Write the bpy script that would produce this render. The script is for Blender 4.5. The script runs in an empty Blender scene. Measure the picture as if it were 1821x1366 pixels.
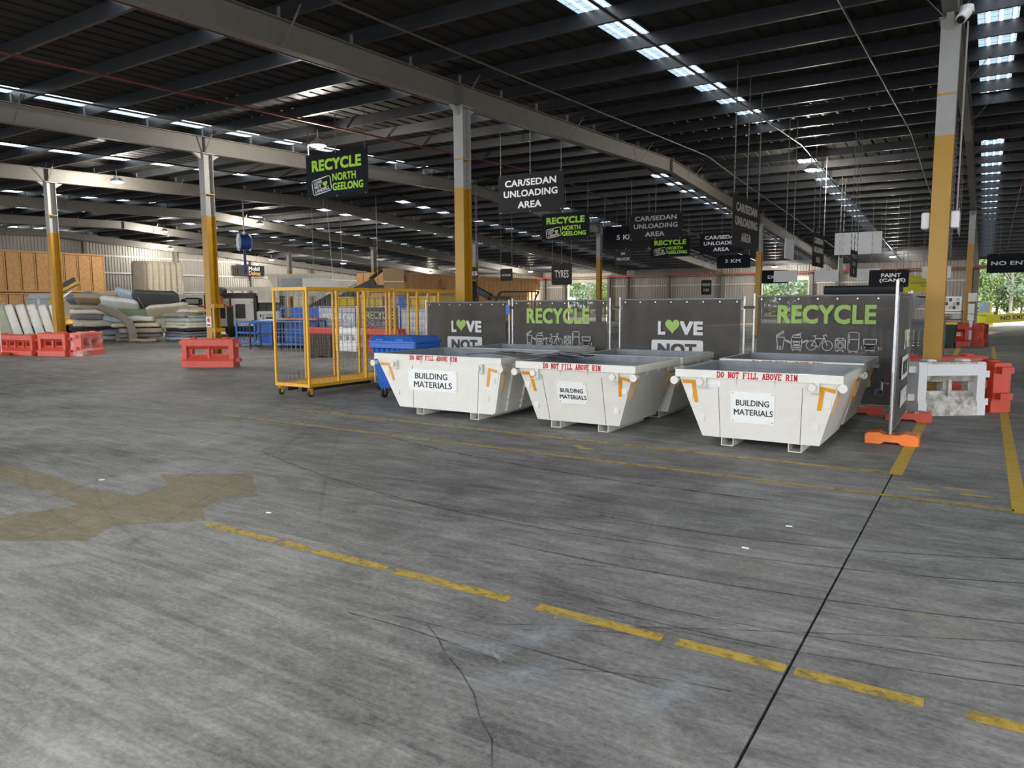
import bpy, bmesh, math, random
from mathutils import Vector, Matrix
random.seed(7)
S = bpy.context.scene
COL = S.collection
PI = math.pi

# ------------------------------------------------------------------ camera
cam_d = bpy.data.cameras.new('camera'); cam = bpy.data.objects.new('camera', cam_d); COL.objects.link(cam)
rt = Vector((0.8429045578954771, 0.5380401513954765, -0.004970087057914497))
up = Vector((-0.05454190169737315, 0.09462857089308441, 0.9940174115828992))
fw = Vector((-0.5352915908533074, 0.8375907288509498, -0.10910858675956797))
cam.matrix_world = Matrix(((rt.x, up.x, -fw.x, 0), (rt.y, up.y, -fw.y, 0), (rt.z, up.z, -fw.z, 1.75), (0, 0, 0, 1)))
cam_d.sensor_fit = 'HORIZONTAL'; cam_d.sensor_width = 36; cam_d.lens = 1310 / 1821 * 36
cam_d.clip_end = 600; cam_d.clip_start = .05
S.camera = cam
# ------------------------------------------------------------------ world, exposure
W = bpy.data.worlds.new('sky'); S.world = W; W.use_nodes = True
wn = W.node_tree.nodes; wl = W.node_tree.links
bg = wn['Background']
skyt = wn.new('ShaderNodeTexSky'); skyt.sky_type = 'HOSEK_WILKIE'; skyt.turbidity = 8; skyt.ground_albedo = .3
skyt.sun_direction = Vector((.35, .8, .45)).normalized()
mixw = wn.new('ShaderNodeMix'); mixw.data_type = 'RGBA'; mixw.inputs[0].default_value = .75
wl.new(skyt.outputs[0], mixw.inputs[6]); mixw.inputs[7].default_value = (.95, .97, 1.0, 1)
wl.new(mixw.outputs[2], bg.inputs[0]); bg.inputs[1].default_value = 6.6
S.view_settings.view_transform = 'Standard'; S.view_settings.look = 'None'
S.view_settings.exposure = 0; S.view_settings.gamma = 1; S.view_settings.use_curve_mapping = False
S.cycles.use_denoising = True
S.cycles.max_bounces = 7; S.cycles.diffuse_bounces = 4; S.cycles.transparent_max_bounces = 12
S.cycles.sample_clamp_indirect = 4
SKYLIGHT = 1.15     # brightness of daylight through the fibreglass
LAMP = 680.0       # watts of each high bay lamp

# ------------------------------------------------------------------ materials
MATS = {}
def mat(name, col, rough=.6, metal=0, var=.12, scale=6.0, col2=None, bump=.0, spec=.5, emit=None, alpha=None, stretch=(1, 1, 1), thresh=None, coords='Object'):
    if name in MATS: return MATS[name]
    m = bpy.data.materials.new(name); m.use_nodes = True; nt = m.node_tree; N = nt.nodes; L = nt.links
    b = N['Principled BSDF']; b.inputs['Roughness'].default_value = rough; b.inputs['Metallic'].default_value = metal
    b.inputs['Specular IOR Level'].default_value = spec
    tc = N.new('ShaderNodeTexCoord'); mp = N.new('ShaderNodeMapping'); mp.inputs['Scale'].default_value = stretch
    if coords == 'World':
        g = N.new('ShaderNodeNewGeometry'); L.new(g.outputs['Position'], mp.inputs[0])
    else: L.new(tc.outputs[coords], mp.inputs[0])
    nz = N.new('ShaderNodeTexNoise'); nz.inputs['Scale'].default_value = scale; nz.inputs['Detail'].default_value = 6; nz.inputs['Roughness'].default_value = .65
    L.new(mp.outputs[0], nz.inputs[0])
    cr = N.new('ShaderNodeValToRGB'); e = cr.color_ramp.elements
    lo, hi = (.3, .7) if thresh is None else thresh
    e[0].position = lo; e[1].position = hi
    c2 = col2 if col2 else tuple(c * (1 - var * 2) for c in col)
    e[0].color = (*c2, 1); e[1].color = (*col, 1)
    L.new(nz.outputs[0], cr.inputs[0]); L.new(cr.outputs[0], b.inputs['Base Color'])
    if bump:
        bp = N.new('ShaderNodeBump'); bp.inputs['Strength'].default_value = bump; bp.inputs['Distance'].default_value = .01
        L.new(nz.outputs[0], bp.inputs['Height']); L.new(bp.outputs[0], b.inputs['Normal'])
    if emit:
        b.inputs['Emission Color'].default_value = (*emit[:3], 1); b.inputs['Emission Strength'].default_value = emit[3]
    if alpha is not None:
        a = N.new('ShaderNodeValToRGB'); a.color_ramp.elements[0].position = alpha[0]; a.color_ramp.elements[1].position = alpha[1]
        n2 = N.new('ShaderNodeTexNoise'); n2.inputs['Scale'].default_value = alpha[2]; n2.inputs['Detail'].default_value = 8; n2.inputs['Roughness'].default_value = .75
        mp2 = N.new('ShaderNodeMapping'); mp2.inputs['Scale'].default_value = alpha[4] if len(alpha) > 4 else (1, 1, 1)
        g2 = N.new('ShaderNodeNewGeometry'); L.new(g2.outputs['Position'], mp2.inputs[0]); L.new(mp2.outputs[0], n2.inputs[0])
        L.new(n2.outputs[0], a.inputs[0])
        mx = N.new('ShaderNodeMath'); mx.operation = 'MULTIPLY'; mx.inputs[1].default_value = alpha[3]
        L.new(a.outputs[0], mx.inputs[0]); L.new(mx.outputs[0], b.inputs['Alpha'])
    MATS[name] = m
    return m

def concrete(name, dark, light, tint=(1, 1, .97)):
    m = bpy.data.materials.new(name); m.use_nodes = True; nt = m.node_tree; N = nt.nodes; L = nt.links
    b = N['Principled BSDF']; b.inputs['Specular IOR Level'].default_value = .2
    g = N.new('ShaderNodeNewGeometry')
    def noise(scale, detail, rough, st=(1, 1, 1), dist=0, rot=0):
        mp = N.new('ShaderNodeMapping'); mp.inputs['Scale'].default_value = st; mp.inputs['Rotation'].default_value = (0, 0, rot)
        L.new(g.outputs['Position'], mp.inputs[0])
        n = N.new('ShaderNodeTexNoise'); n.inputs['Scale'].default_value = scale; n.inputs['Detail'].default_value = detail
        n.inputs['Roughness'].default_value = rough; n.inputs['Distortion'].default_value = dist
        L.new(mp.outputs[0], n.inputs[0]); return n.outputs[0]
    def mth(op, a, bb):
        q = N.new('ShaderNodeMath'); q.operation = op
        for i, v in enumerate((a, bb)):
            if isinstance(v, (int, float)): q.inputs[i].default_value = v
            else: L.new(v, q.inputs[i])
        return q.outputs[0]
    big = noise(.28, 5, .6, dist=.6); mid = noise(1.6, 9, .72, st=(1, 1.5, 1), dist=.8); fine = noise(26, 10, .82, st=(1, 1.4, 1))
    streak = noise(2.2, 8, .7, st=(.35, 3.2, 1), dist=1.2, rot=.25); streak2 = noise(5, 6, .7, st=(.25, 4, 1), dist=.8, rot=-.5)
    v = mth('ADD', mth('MULTIPLY', big, .30), mth('MULTIPLY', mid, .30))
    v = mth('ADD', v, mth('MULTIPLY', fine, .36))
    v = mth('ADD', v, mth('MULTIPLY', streak, .24)); v = mth('ADD', v, mth('MULTIPLY', streak2, .14))
    cr = N.new('ShaderNodeValToRGB'); e = cr.color_ramp.elements
    e[0].position = .57; e[1].position = .79
    e[0].color = (*[dark * t for t in tint], 1); e[1].color = (*[light * t for t in tint], 1)
    q = e.new(.682); q.color = (*[(dark * .54 + light * .46) * t for t in tint], 1)
    L.new(v, cr.inputs[0])
    # scattered pale scrapes
    sc = noise(3.5, 10, .8, st=(.6, 1.6, 1), dist=1.8, rot=.7); scr = N.new('ShaderNodeValToRGB'); scr.color_ramp.elements[0].position = .64; scr.color_ramp.elements[1].position = .78
    L.new(sc, scr.inputs[0])
    mx = N.new('ShaderNodeMix'); mx.data_type = 'RGBA'; mx.inputs[7].default_value = (light * 1.5, light * 1.5, light * 1.45, 1)
    L.new(mth('MULTIPLY', scr.outputs[0], .55), mx.inputs[0]); L.new(cr.outputs[0], mx.inputs[6])
    # dark specks
    sp = noise(9, 4, .6); spr = N.new('ShaderNodeValToRGB'); spr.color_ramp.elements[0].position = .70; spr.color_ramp.elements[1].position = .76
    L.new(sp, spr.inputs[0])
    mx2 = N.new('ShaderNodeMix'); mx2.data_type = 'RGBA'; mx2.inputs[7].default_value = (dark * .5, dark * .5, dark * .5, 1)
    L.new(mth('MULTIPLY', spr.outputs[0], .5), mx2.inputs[0]); L.new(mx.outputs[2], mx2.inputs[6])
    L.new(mx2.outputs[2], b.inputs['Base Color'])
    rr = mth('ADD', mth('MULTIPLY', mid, .3), .52); L.new(rr, b.inputs['Roughness'])
    bp = N.new('ShaderNodeBump'); bp.inputs['Strength'].default_value = .25; bp.inputs['Distance'].default_value = .01
    L.new(v, bp.inputs['Height']); L.new(bp.outputs[0], b.inputs['Normal'])
    MATS[name] = m; return m

M_floor = concrete('worn_concrete', .082, .375, (1, .975, .915))
M_out = concrete('yard_concrete', .30, .48)
M_joint = mat('joint_filler', (.012, .012, .012), .9)
M_line = mat('yellow_line_paint', (.56, .38, .06), .6, var=.2, scale=9, alpha=(.33, .50, 9, .97, (1, 1.6, 1)), coords='World')
M_line_fresh = mat('yellow_floor_paint', (.60, .40, .05), .55, var=.12, scale=7, alpha=(.30, .40, 11, 1.0), coords='World')
M_arrow = mat('faded_yellow_paint', (.36, .28, .10), .6, var=.15, scale=5, alpha=(.28, .68, 7, .70, (1, 2.2, 1)), coords='World')
M_scuff = mat('white_scrape', (.62, .64, .66), .6, alpha=(.5, .66, 9, .7, (1, 2, 1)))
M_pale = mat('dried_spill', (.42, .39, .30), .7, alpha=(.42, .66, 6, .6))
M_tyre = mat('tyre_rubber_mark', (.045, .045, .045), .7, alpha=(.40, .72, 5, .24))
M_scratch = mat('dark_scratch', (.02, .02, .02), .7, alpha=(.30, .60, 4, .62))
def fade_mat():
    m = bpy.data.materials.new('spray_residue'); m.use_nodes = True; N = m.node_tree.nodes; L = m.node_tree.links; b = N['Principled BSDF']
    b.inputs['Base Color'].default_value = (.50, .54, .58, 1); b.inputs['Roughness'].default_value = .6
    tc = N.new('ShaderNodeTexCoord'); ln = N.new('ShaderNodeVectorMath'); ln.operation = 'LENGTH'; L.new(tc.outputs['Object'], ln.inputs[0])
    mr = N.new('ShaderNodeMapRange'); mr.inputs[1].default_value = 0; mr.inputs[2].default_value = 1; mr.inputs[3].default_value = .62; mr.inputs[4].default_value = 0; L.new(ln.outputs['Value'], mr.inputs[0])
    g = N.new('ShaderNodeNewGeometry'); nz = N.new('ShaderNodeTexNoise'); nz.inputs['Scale'].default_value = 14; nz.inputs['Detail'].default_value = 9; nz.inputs['Roughness'].default_value = .8; L.new(g.outputs['Position'], nz.inputs[0])
    mu = N.new('ShaderNodeMath'); mu.operation = 'MULTIPLY'; L.new(mr.outputs[0], mu.inputs[0])
    cr = N.new('ShaderNodeValToRGB'); cr.color_ramp.elements[0].position = .35; cr.color_ramp.elements[1].position = .65; L.new(nz.outputs[0], cr.inputs[0]); L.new(cr.outputs[0], mu.inputs[1])
    L.new(mu.outputs[0], b.inputs['Alpha']); return m
M_spray = fade_mat()
M_chain = mat('chain_steel', (.16, .16, .155), .5, .4)
M_dgalv = mat('stillage_grey_steel', (.16, .165, .17), .5, .3)
M_pink = mat('pink_marker_paint', (.7, .15, .18), .6, alpha=(.35, .55, 9, .8))
M_roof = mat('roof_sheet_dark', (.029, .028, .026), .6, .0, var=.2, scale=2, spec=.2)
M_purlin = mat('purlin_steel', (.028, .029, .033), .36, .0, var=.15, scale=3, spec=.5)
M_beam = mat('beam_paint_grey', (.155, .146, .128), .55, var=.08, scale=2)
M_colgrey = mat('column_grey_paint', (.34, .34, .33), .5, var=.08, scale=3)
M_colyel = mat('column_yellow_paint', (.42, .22, .004), .42, var=.08, scale=2.5)
M_sheet = mat('wall_cladding', (.36, .34, .31), .5, .1, var=.14, scale=1.2, stretch=(1, 1, .3))
M_girt = mat('girt_steel', (.55, .53, .49), .5, .1)
M_galv = mat('galvanised_steel', (.55, .56, .57), .38, .8, var=.15, scale=12)
M_wire = mat('fence_wire', (.40, .40, .40), .4, .6)
M_dark = mat('dark_steel', (.035, .035, .036), .5, .3)
M_black = mat('black_plastic', (.012, .012, .013), .45)
M_rubber = mat('black_rubber', (.02, .02, .02), .75)
M_signblk = mat('sign_black', (.009, .010, .015), .6, var=.06, scale=2, spec=.15)
M_signgrey = mat('sign_dark_grey', (.038, .036, .032), .6, var=.06, scale=2, spec=.15)
M_white = mat('sign_white', (.78, .79, .80), .5, var=.04, scale=3)
M_lettw = mat('lettering_white', (.80, .80, .82), .5, var=.03)
M_green = mat('lettering_green', (.42, .80, .03), .5, var=.03)
M_greenb = mat('banner_green', (.34, .52, .13), .7, var=.08, scale=20)
M_bannerw = mat('banner_white', (.66, .66, .66), .7, var=.06, scale=20)
M_bannerl = mat('banner_line_white', (.58, .58, .58), .7, var=.06, scale=20)
M_letblk = mat('lettering_black', (.012, .012, .012), .5)
M_red = mat('lettering_red', (.62, .012, .012), .5, var=.05)
M_skip = mat('skip_white_paint', (.64, .622, .565), .36, var=.05, scale=3.5, thresh=(.2, .6))
M_skipin = mat('skip_inside_grey', (.24, .265, .29), .5, var=.18, scale=5)  # darker blue-grey for the inner faces and inside of the rim
M_tape = mat('amber_reflective_tape', (.66, .27, .01), .35, var=.06)
M_plate = mat('sign_plate_dirty', (.72, .72, .70), .5, col2=(.52, .50, .46), scale=7, thresh=(.22, .42))
M_orange = mat('orange_plastic', (.86, .20, .02), .42, var=.1, scale=5)
M_redpl = mat('red_barrier_plastic', (.66, .085, .05), .42, var=.12, scale=3)
M_redpl2 = mat('red_barrier_deep', (.60, .05, .02), .42, var=.12, scale=3)
M_redfade = mat('red_barrier_faded', (.74, .16, .12), .5, col2=(.60, .50, .46), scale=2.6, thresh=(.40, .47))
M_whitepl = mat('white_barrier_plastic', (.56, .55, .52), .5, col2=(.24, .20, .155), scale=8, thresh=(.36, .60), bump=.15)
M_whitecl = mat('white_barrier_clean', (.64, .645, .65), .45, col2=(.46, .44, .41), scale=5, thresh=(.28, .40))
M_blue = mat('blue_bin_plastic', (.012, .105, .46), .36, var=.08, scale=3)
M_bluest = mat('blue_steel_paint', (.02, .12, .46), .45, var=.12)
M_cage = mat('cage_yellow_paint', (.74, .38, .015), .4, var=.1, scale=6)
M_osb = mat('particle_board', (.68, .38, .16), .75, col2=(.48, .25, .09), scale=9, thresh=(.3, .62), bump=.1)
M_osbl = mat('pine_stud', (.66, .37, .16), .7, var=.12, scale=3, stretch=(4, 4, .6))
M_gap = mat('dark_gap', (.10, .05, .02), .9)
M_cagewire = mat('cage_wire', (.26, .245, .22), .5, .3)
M_card = mat('cardboard_board', (.42, .27, .15), .8, var=.1)
M_machw = mat('machine_white', (.84, .82, .78), .4, var=.06)
M_machy = mat('machine_yellow', (.66, .44, .02), .45, var=.15)
M_cream = mat('tray_cream_paint', (.82, .76, .63), .5, var=.12, scale=3)
M_pipe = mat('pipe_dull_red', (.20, .05, .045), .5, var=.15)
M_pipes = mat('conduit_steel', (.10, .085, .08), .5, .2)
M_orng2 = mat('engine_orange', (.75, .25, .03), .5)
M_yel = mat('bright_yellow_sign', (.86, .80, .02), .5, var=.04)
M_noexit = mat('banner_yellow', (.62, .55, .04), .6, var=.06, scale=8)
M_darkgreen = mat('dark_green_plastic', (.012, .03, .02), .45)
M_lidyel = mat('yellow_lid_plastic', (.85, .55, .03), .45)
M_shutter = mat('roller_shutter', (.55, .52, .46), .5, .2, var=.1)
M_grass = mat('dry_grass', (.22, .22, .12), .9, var=.3, scale=.6)
M_trunk = mat('eucalypt_bark', (.42, .38, .33), .8, var=.2, scale=4, stretch=(2, 2, .4))
M_tarp = mat('green_fabric', (.30, .36, .24), .85, var=.15, scale=4)
def leafmat(name, c1, c2):
    m = mat(name, c1, .6, var=.2, scale=.9, col2=c2, thresh=(.35, .65))
    return m
M_leaf = [leafmat('leaf_bright', (.30, .46, .10), (.12, .22, .05)), leafmat('leaf_grey_green', (.26, .36, .22), (.11, .17, .09)), leafmat('leaf_olive', (.32, .42, .15), (.14, .20, .08))]
def skylight_mat():
    m = bpy.data.materials.new('fibreglass_daylight'); m.use_nodes = True; nt = m.node_tree; N = nt.nodes; L = nt.links
    b = N['Principled BSDF']; b.inputs['Base Color'].default_value = (.6, .65, .68, 1); b.inputs['Roughness'].default_value = .5
    tc = N.new('ShaderNodeTexCoord'); sx = N.new('ShaderNodeSeparateXYZ'); L.new(tc.outputs['Object'], sx.inputs[0])
    mu = N.new('ShaderNodeMath'); mu.operation = 'MULTIPLY'; mu.inputs[1].default_value = 2 * PI / .2; L.new(sx.outputs[0], mu.inputs[0])
    si = N.new('ShaderNodeMath'); si.operation = 'SINE'; L.new(mu.outputs[0], si.inputs[0])
    cr = N.new('ShaderNodeValToRGB'); cr.color_ramp.elements[0].position = .70; cr.color_ramp.elements[1].position = .80
    cr.color_ramp.elements[0].color = (.46, .68, .84, 1); cr.color_ramp.elements[1].color = (6.2, 6.6, 7.0, 1)
    L.new(si.outputs[0], cr.inputs[0]); L.new(cr.outputs[0], b.inputs['Emission Color']); b.inputs['Emission Strength'].default_value = SKYLIGHT
    return m
M_sky = skylight_mat()
M_lamp = mat('lamp_lens', (.9, .9, .9), .4, emit=(1, .95, .86, 60))
M_banner = None
def banner_mat():
    m = bpy.data.materials.new('banner_mesh_cloth'); m.use_nodes = True; nt = m.node_tree; N = nt.nodes; L = nt.links
    b = N['Principled BSDF']; b.inputs['Roughness'].default_value = .75
    tc = N.new('ShaderNodeTexCoord'); nz = N.new('ShaderNodeTexNoise'); nz.inputs['Scale'].default_value = 3; nz.inputs['Detail'].default_value = 6
    L.new(tc.outputs['Object'], nz.inputs[0]); cr = N.new('ShaderNodeValToRGB')
    cr.color_ramp.elements[0].position = .3; cr.color_ramp.elements[1].position = .7
    cr.color_ramp.elements[0].color = (.040, .037, .034, 1); cr.color_ramp.elements[1].color = (.072, .066, .060, 1)
    L.new(nz.outputs[0], cr.inputs[0]); L.new(cr.outputs[0], b.inputs['Base Color'])
    b.inputs['Alpha'].default_value = .90
    wv = N.new('ShaderNodeTexWave'); wv.inputs['Scale'].default_value = 40; L.new(tc.outputs['Object'], wv.inputs[0])
    bp = N.new('ShaderNodeBump'); bp.inputs['Strength'].default_value = .1; L.new(wv.outputs[1], bp.inputs['Height']); L.new(bp.outputs[0], b.inputs['Normal'])
    return m
M_banner = banner_mat()
M_bannergrey = mat('banner_pale_back', (.42, .45, .50), .75, var=.1, scale=5)
M_bannerdk = mat('banner_dark_back', (.075, .07, .065), .75, var=.1, scale=5)

# ------------------------------------------------------------------ mesh helpers
class MB:
    def __init__(s): s.v = []; s.f = []; s.mi = []; s.cur = 0
    def add(s, vs, fs):
        o = len(s.v); s.v += [tuple(v) for v in vs]
        for f in fs: s.f.append([i + o for i in f]); s.mi.append(s.cur)
        return s
    def box(s, c, d, rot=None):
        x, y, z = d[0] / 2, d[1] / 2, d[2] / 2
        vs = [Vector(p) for p in ((-x, -y, -z), (x, -y, -z), (x, y, -z), (-x, y, -z), (-x, -y, z), (x, -y, z), (x, y, z), (-x, y, z))]
        if rot is not None: vs = [rot @ v for v in vs]
        c = Vector(c)
        return s.add([v + c for v in vs], [(0, 3, 2, 1), (4, 5, 6, 7), (0, 1, 5, 4), (1, 2, 6, 5), (2, 3, 7, 6), (3, 0, 4, 7)])
    def bb(s, x0, x1, y0, y1, z0, z1): return s.box(((x0 + x1) / 2, (y0 + y1) / 2, (z0 + z1) / 2), (x1 - x0, y1 - y0, z1 - z0))
    def cbox(s, c, d, b=.01):        # box with chamfered vertical and horizontal edges
        x, y, z = d[0] / 2, d[1] / 2, d[2] / 2; cx, cy, cz = c
        b = min(b, x * .9, y * .9, z * .9)
        def ring(zz, k): return [(cx + sx * (x - (k if a else b) if a else x - k), cy + sy * (y - b if a == 0 else y - 0), zz) for sx, sy, a in ()]
        rings = []
        for zz, ins in ((-z, b), (-z + b, 0), (z - b, 0), (z, b)):
            X = x - ins; Y = y - ins
            rings.append([(cx - X + b, cy - Y, cz + zz), (cx + X - b, cy - Y, cz + zz), (cx + X, cy - Y + b, cz + zz), (cx + X, cy + Y - b, cz + zz),
                          (cx + X - b, cy + Y, cz + zz), (cx - X + b, cy + Y, cz + zz), (cx - X, cy + Y - b, cz + zz), (cx - X, cy - Y + b, cz + zz)])
        return s.loft(rings)
    def loft(s, rings, cap=True):
        n = len(rings[0]); vs = [p for r in rings for p in r]; fs = []
        for i in range(len(rings) - 1):
            for j in range(n):
                k = (j + 1) % n
                fs.append((i * n + j, i * n + k, (i + 1) * n + k, (i + 1) * n + j))
        if cap: fs.append(tuple(range(n - 1, -1, -1))); fs.append(tuple((len(rings) - 1) * n + j for j in range(n)))
        return s.add(vs, fs)
    def bar(s, p, q, w, h=None, upv=(0, 0, 1)):
        p = Vector(p); q = Vector(q); h = h or w; d = (q - p)
        if d.length < 1e-6: return s
        d.normalize(); u = Vector(upv)
        if abs(d.dot(u)) > .98: u = Vector((1, 0, 0)) if abs(d.x) < .9 else Vector((0, 1, 0))
        a = d.cross(u).normalized(); b = a.cross(d).normalized()
        o = [a * (-w / 2) + b * (-h / 2), a * (w / 2) + b * (-h / 2), a * (w / 2) + b * (h / 2), a * (-w / 2) + b * (h / 2)]
        return s.loft([[p + k for k in o], [q + k for k in o]])
    def tube(s, p, q, r, n=8, r2=None, cap=True):
        p = Vector(p); q = Vector(q); d = (q - p).normalized(); u = Vector((0, 0, 1)) if abs(d.z) < .95 else Vector((1, 0, 0))
        a = d.cross(u).normalized(); b = a.cross(d); r2 = r if r2 is None else r2
        def ring(c, rr): return [c + (a * math.cos(2 * PI * i / n) + b * math.sin(2 * PI * i / n)) * rr for i in range(n)]
        return s.loft([ring(p, r), ring(q, r2)], cap)
    def path(s, pts, r, n=6):
        pts = [Vector(p) for p in pts]; rings = []
        for i, p in enumerate(pts):
            d = (pts[min(i + 1, len(pts) - 1)] - pts[max(i - 1, 0)]).normalized()
            u = Vector((0, 0, 1)) if abs(d.z) < .95 else Vector((1, 0, 0)); a = d.cross(u).normalized(); b = a.cross(d)
            rings.append([p + (a * math.cos(2 * PI * k / n) + b * math.sin(2 * PI * k / n)) * r for k in range(n)])
        return s.loft(rings)
    def prism(s, poly, a0, a1, axis='y'):     # poly of 2D points extruded along axis
        def P3(u, v, t): return {'y': (u, t, v), 'x': (t, u, v), 'z': (u, v, t)}[axis]
        return s.loft([[P3(u, v, a0) for u, v in poly], [P3(u, v, a1) for u, v in poly]])
    def quad(s, a, b, c, d): return s.add([a, b, c, d], [(0, 1, 2, 3)])
    def mesh(s, name, mats, smooth=False):
        me = bpy.data.meshes.new(name); me.from_pydata(s.v, [], s.f)
        for m in (mats if isinstance(mats, (list, tuple)) else [mats]): me.materials.append(m)
        if any(s.mi): me.polygons.foreach_set('material_index', s.mi)
        bm = bmesh.new(); bm.from_mesh(me); bmesh.ops.recalc_face_normals(bm, faces=bm.faces); bm.to_mesh(me); bm.free()
        if smooth: me.polygons.foreach_set('use_smooth', [True] * len(me.polygons))
        me.update(); return me
    def obj(s, name, mats, parent=None, loc=(0, 0, 0), rotz=0, smooth=False, kind=None):
        return link(name, s.mesh(name, mats, smooth), parent, loc, rotz, kind)
def link(name, me, parent=None, loc=(0, 0, 0), rotz=0, kind=None):
    o = bpy.data.objects.new(name, me); COL.objects.link(o); o.location = loc
    o.rotation_euler = (0, 0, rotz)
    if parent is not None: o.parent = parent
    if kind: o['kind'] = kind
    return o
def tag(o, label, cat, group=None):
    o['label'] = label; o['category'] = cat
    if group: o['group'] = group
    return o
def thing(name, label, cat, loc=(0, 0, 0), rotz=0, group=None):
    o = bpy.data.objects.new(name, None); COL.objects.link(o); o.location = loc; o.rotation_euler = (0, 0, rotz); o.empty_display_size = .2
    return tag(o, label, cat, group)
def struct(name, loc=(0, 0, 0)):
    o = bpy.data.objects.new(name, None); COL.objects.link(o); o.location = loc; o['kind'] = 'structure'; o.empty_display_size = .2
    return o
def copy_tree(o, parent=None):
    c = o.copy(); COL.objects.link(c); c.parent = parent
    for ch in list(o.children): copy_tree(ch, c)
    return c

# ------------------------------------------------------------------ lettering
TXT = {}
def text_mesh(body, w, h, m, bold=0.0, depth=.004):
    key = (body, round(w, 3), round(h, 3), m.name, bold)
    if key in TXT: return TXT[key]
    cu = bpy.data.curves.new('lettering', 'FONT'); cu.body = body; cu.extrude = .01; cu.resolution_u = 3
    cu.space_character = 1 + bold * 1.5
    o = bpy.data.objects.new('tmp', cu); COL.objects.link(o)
    dg = bpy.context.evaluated_depsgraph_get(); me = bpy.data.meshes.new_from_object(o.evaluated_get(dg))
    bpy.data.objects.remove(o); bpy.data.curves.remove(cu)
    vs = [v.co.copy() for v in me.vertices]; fs = [list(p.vertices) for p in me.polygons]; n0 = len(vs)
    if bold: 
        V2 = []; F2 = []
        for k, (ax, ay) in enumerate(((-1, -1), (1, -1), (-1, 1), (1, 1))):
            V2 += [Vector((v.x + ax * bold, v.y + ay * bold, v.z * (1 + .14 * k))) for v in vs]; F2 += [[i + k * n0 for i in f] for f in fs]
        vs, fs = V2, F2
    bpy.data.meshes.remove(me); me = bpy.data.meshes.new('lettering')
    xs = [v.x for v in vs]; ys = [v.y for v in vs]; x0, x1, y0, y1 = min(xs), max(xs), min(ys), max(ys)
    me.from_pydata([((v.x - x0) / (x1 - x0) * w - w / 2, -depth * v.z / .01 if v.z > 0 else 0, (v.y - y0) / (y1 - y0) * h - h / 2) for v in vs], [], fs)
    me.materials.clear(); me.materials.append(m); me.name = 'lettering'
    TXT[key] = me
    return me
def text(body, w, h, m, parent, loc, bold=0.0, rotz=0, name='lettering', tilt=0):
    o = link(name, text_mesh(body, w, h, m, bold), parent, loc, rotz)
    if tilt: o.rotation_euler = (0, tilt, rotz)
    return o
def stroke(mb, pts, w, y=-.003, d=.004, closed=False):       # polyline drawn in the XZ plane
    pts = list(pts) + ([pts[0]] if closed else [])
    for (a, b), (c, e) in zip(pts[:-1], pts[1:]):
        L = math.hypot(c - a, e - b)
        if L < 1e-5: continue
        ux, uz = (c - a) / L * w / 2, (e - b) / L * w / 2
        mb.add(
            [(a - ux * .6 - uz, y, b - uz * .6 + ux), (c + ux * .6 - uz, y, e + uz * .6 + ux), (c + ux * .6 + uz, y, e + uz * .6 - ux), (a - ux * .6 + uz, y, b - uz * .6 - ux),
             (a - ux * .6 - uz, y + d, b - uz * .6 + ux), (c + ux * .6 - uz, y + d, e + uz * .6 + ux), (c + ux * .6 + uz, y + d, e + uz * .6 - ux), (a - ux * .6 + uz, y + d, b - uz * .6 - ux)],
            [(0, 1, 2, 3), (4, 7, 6, 5), (0, 4, 5, 1), (1, 5, 6, 2), (2, 6, 7, 3), (3, 7, 4, 0)])
    return mb
def arc(cx, cz, r, a0=0, a1=2 * PI, n=14, rz=None): rz = rz or r; return [(cx + r * math.cos(a0 + (a1 - a0) * i / n), cz + rz * math.sin(a0 + (a1 - a0) * i / n)) for i in range(n + 1)]
def rrect(x0, x1, z0, z1, r, n=4):
    p = []
    for cx, cz, a in ((x1 - r, z1 - r, 0), (x0 + r, z1 - r, PI / 2), (x0 + r, z0 + r, PI), (x1 - r, z0 + r, 1.5 * PI)): p += arc(cx, cz, r, a, a + PI / 2, n)
    return p
def heart(mb, cx, cz, s, y=-.004, d=.004):
    pts = []
    for i in range(24):
        t = 2 * PI * i / 24
        pts.append((cx + s * .5 * (16 * math.sin(t) ** 3) / 16, cz + s * .5 * (13 * math.cos(t) - 5 * math.cos(2 * t) - 2 * math.cos(3 * t) - math.cos(4 * t) + 2.5) / 15))
    return mb.prism(pts, y, y + d, 'y')
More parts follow.
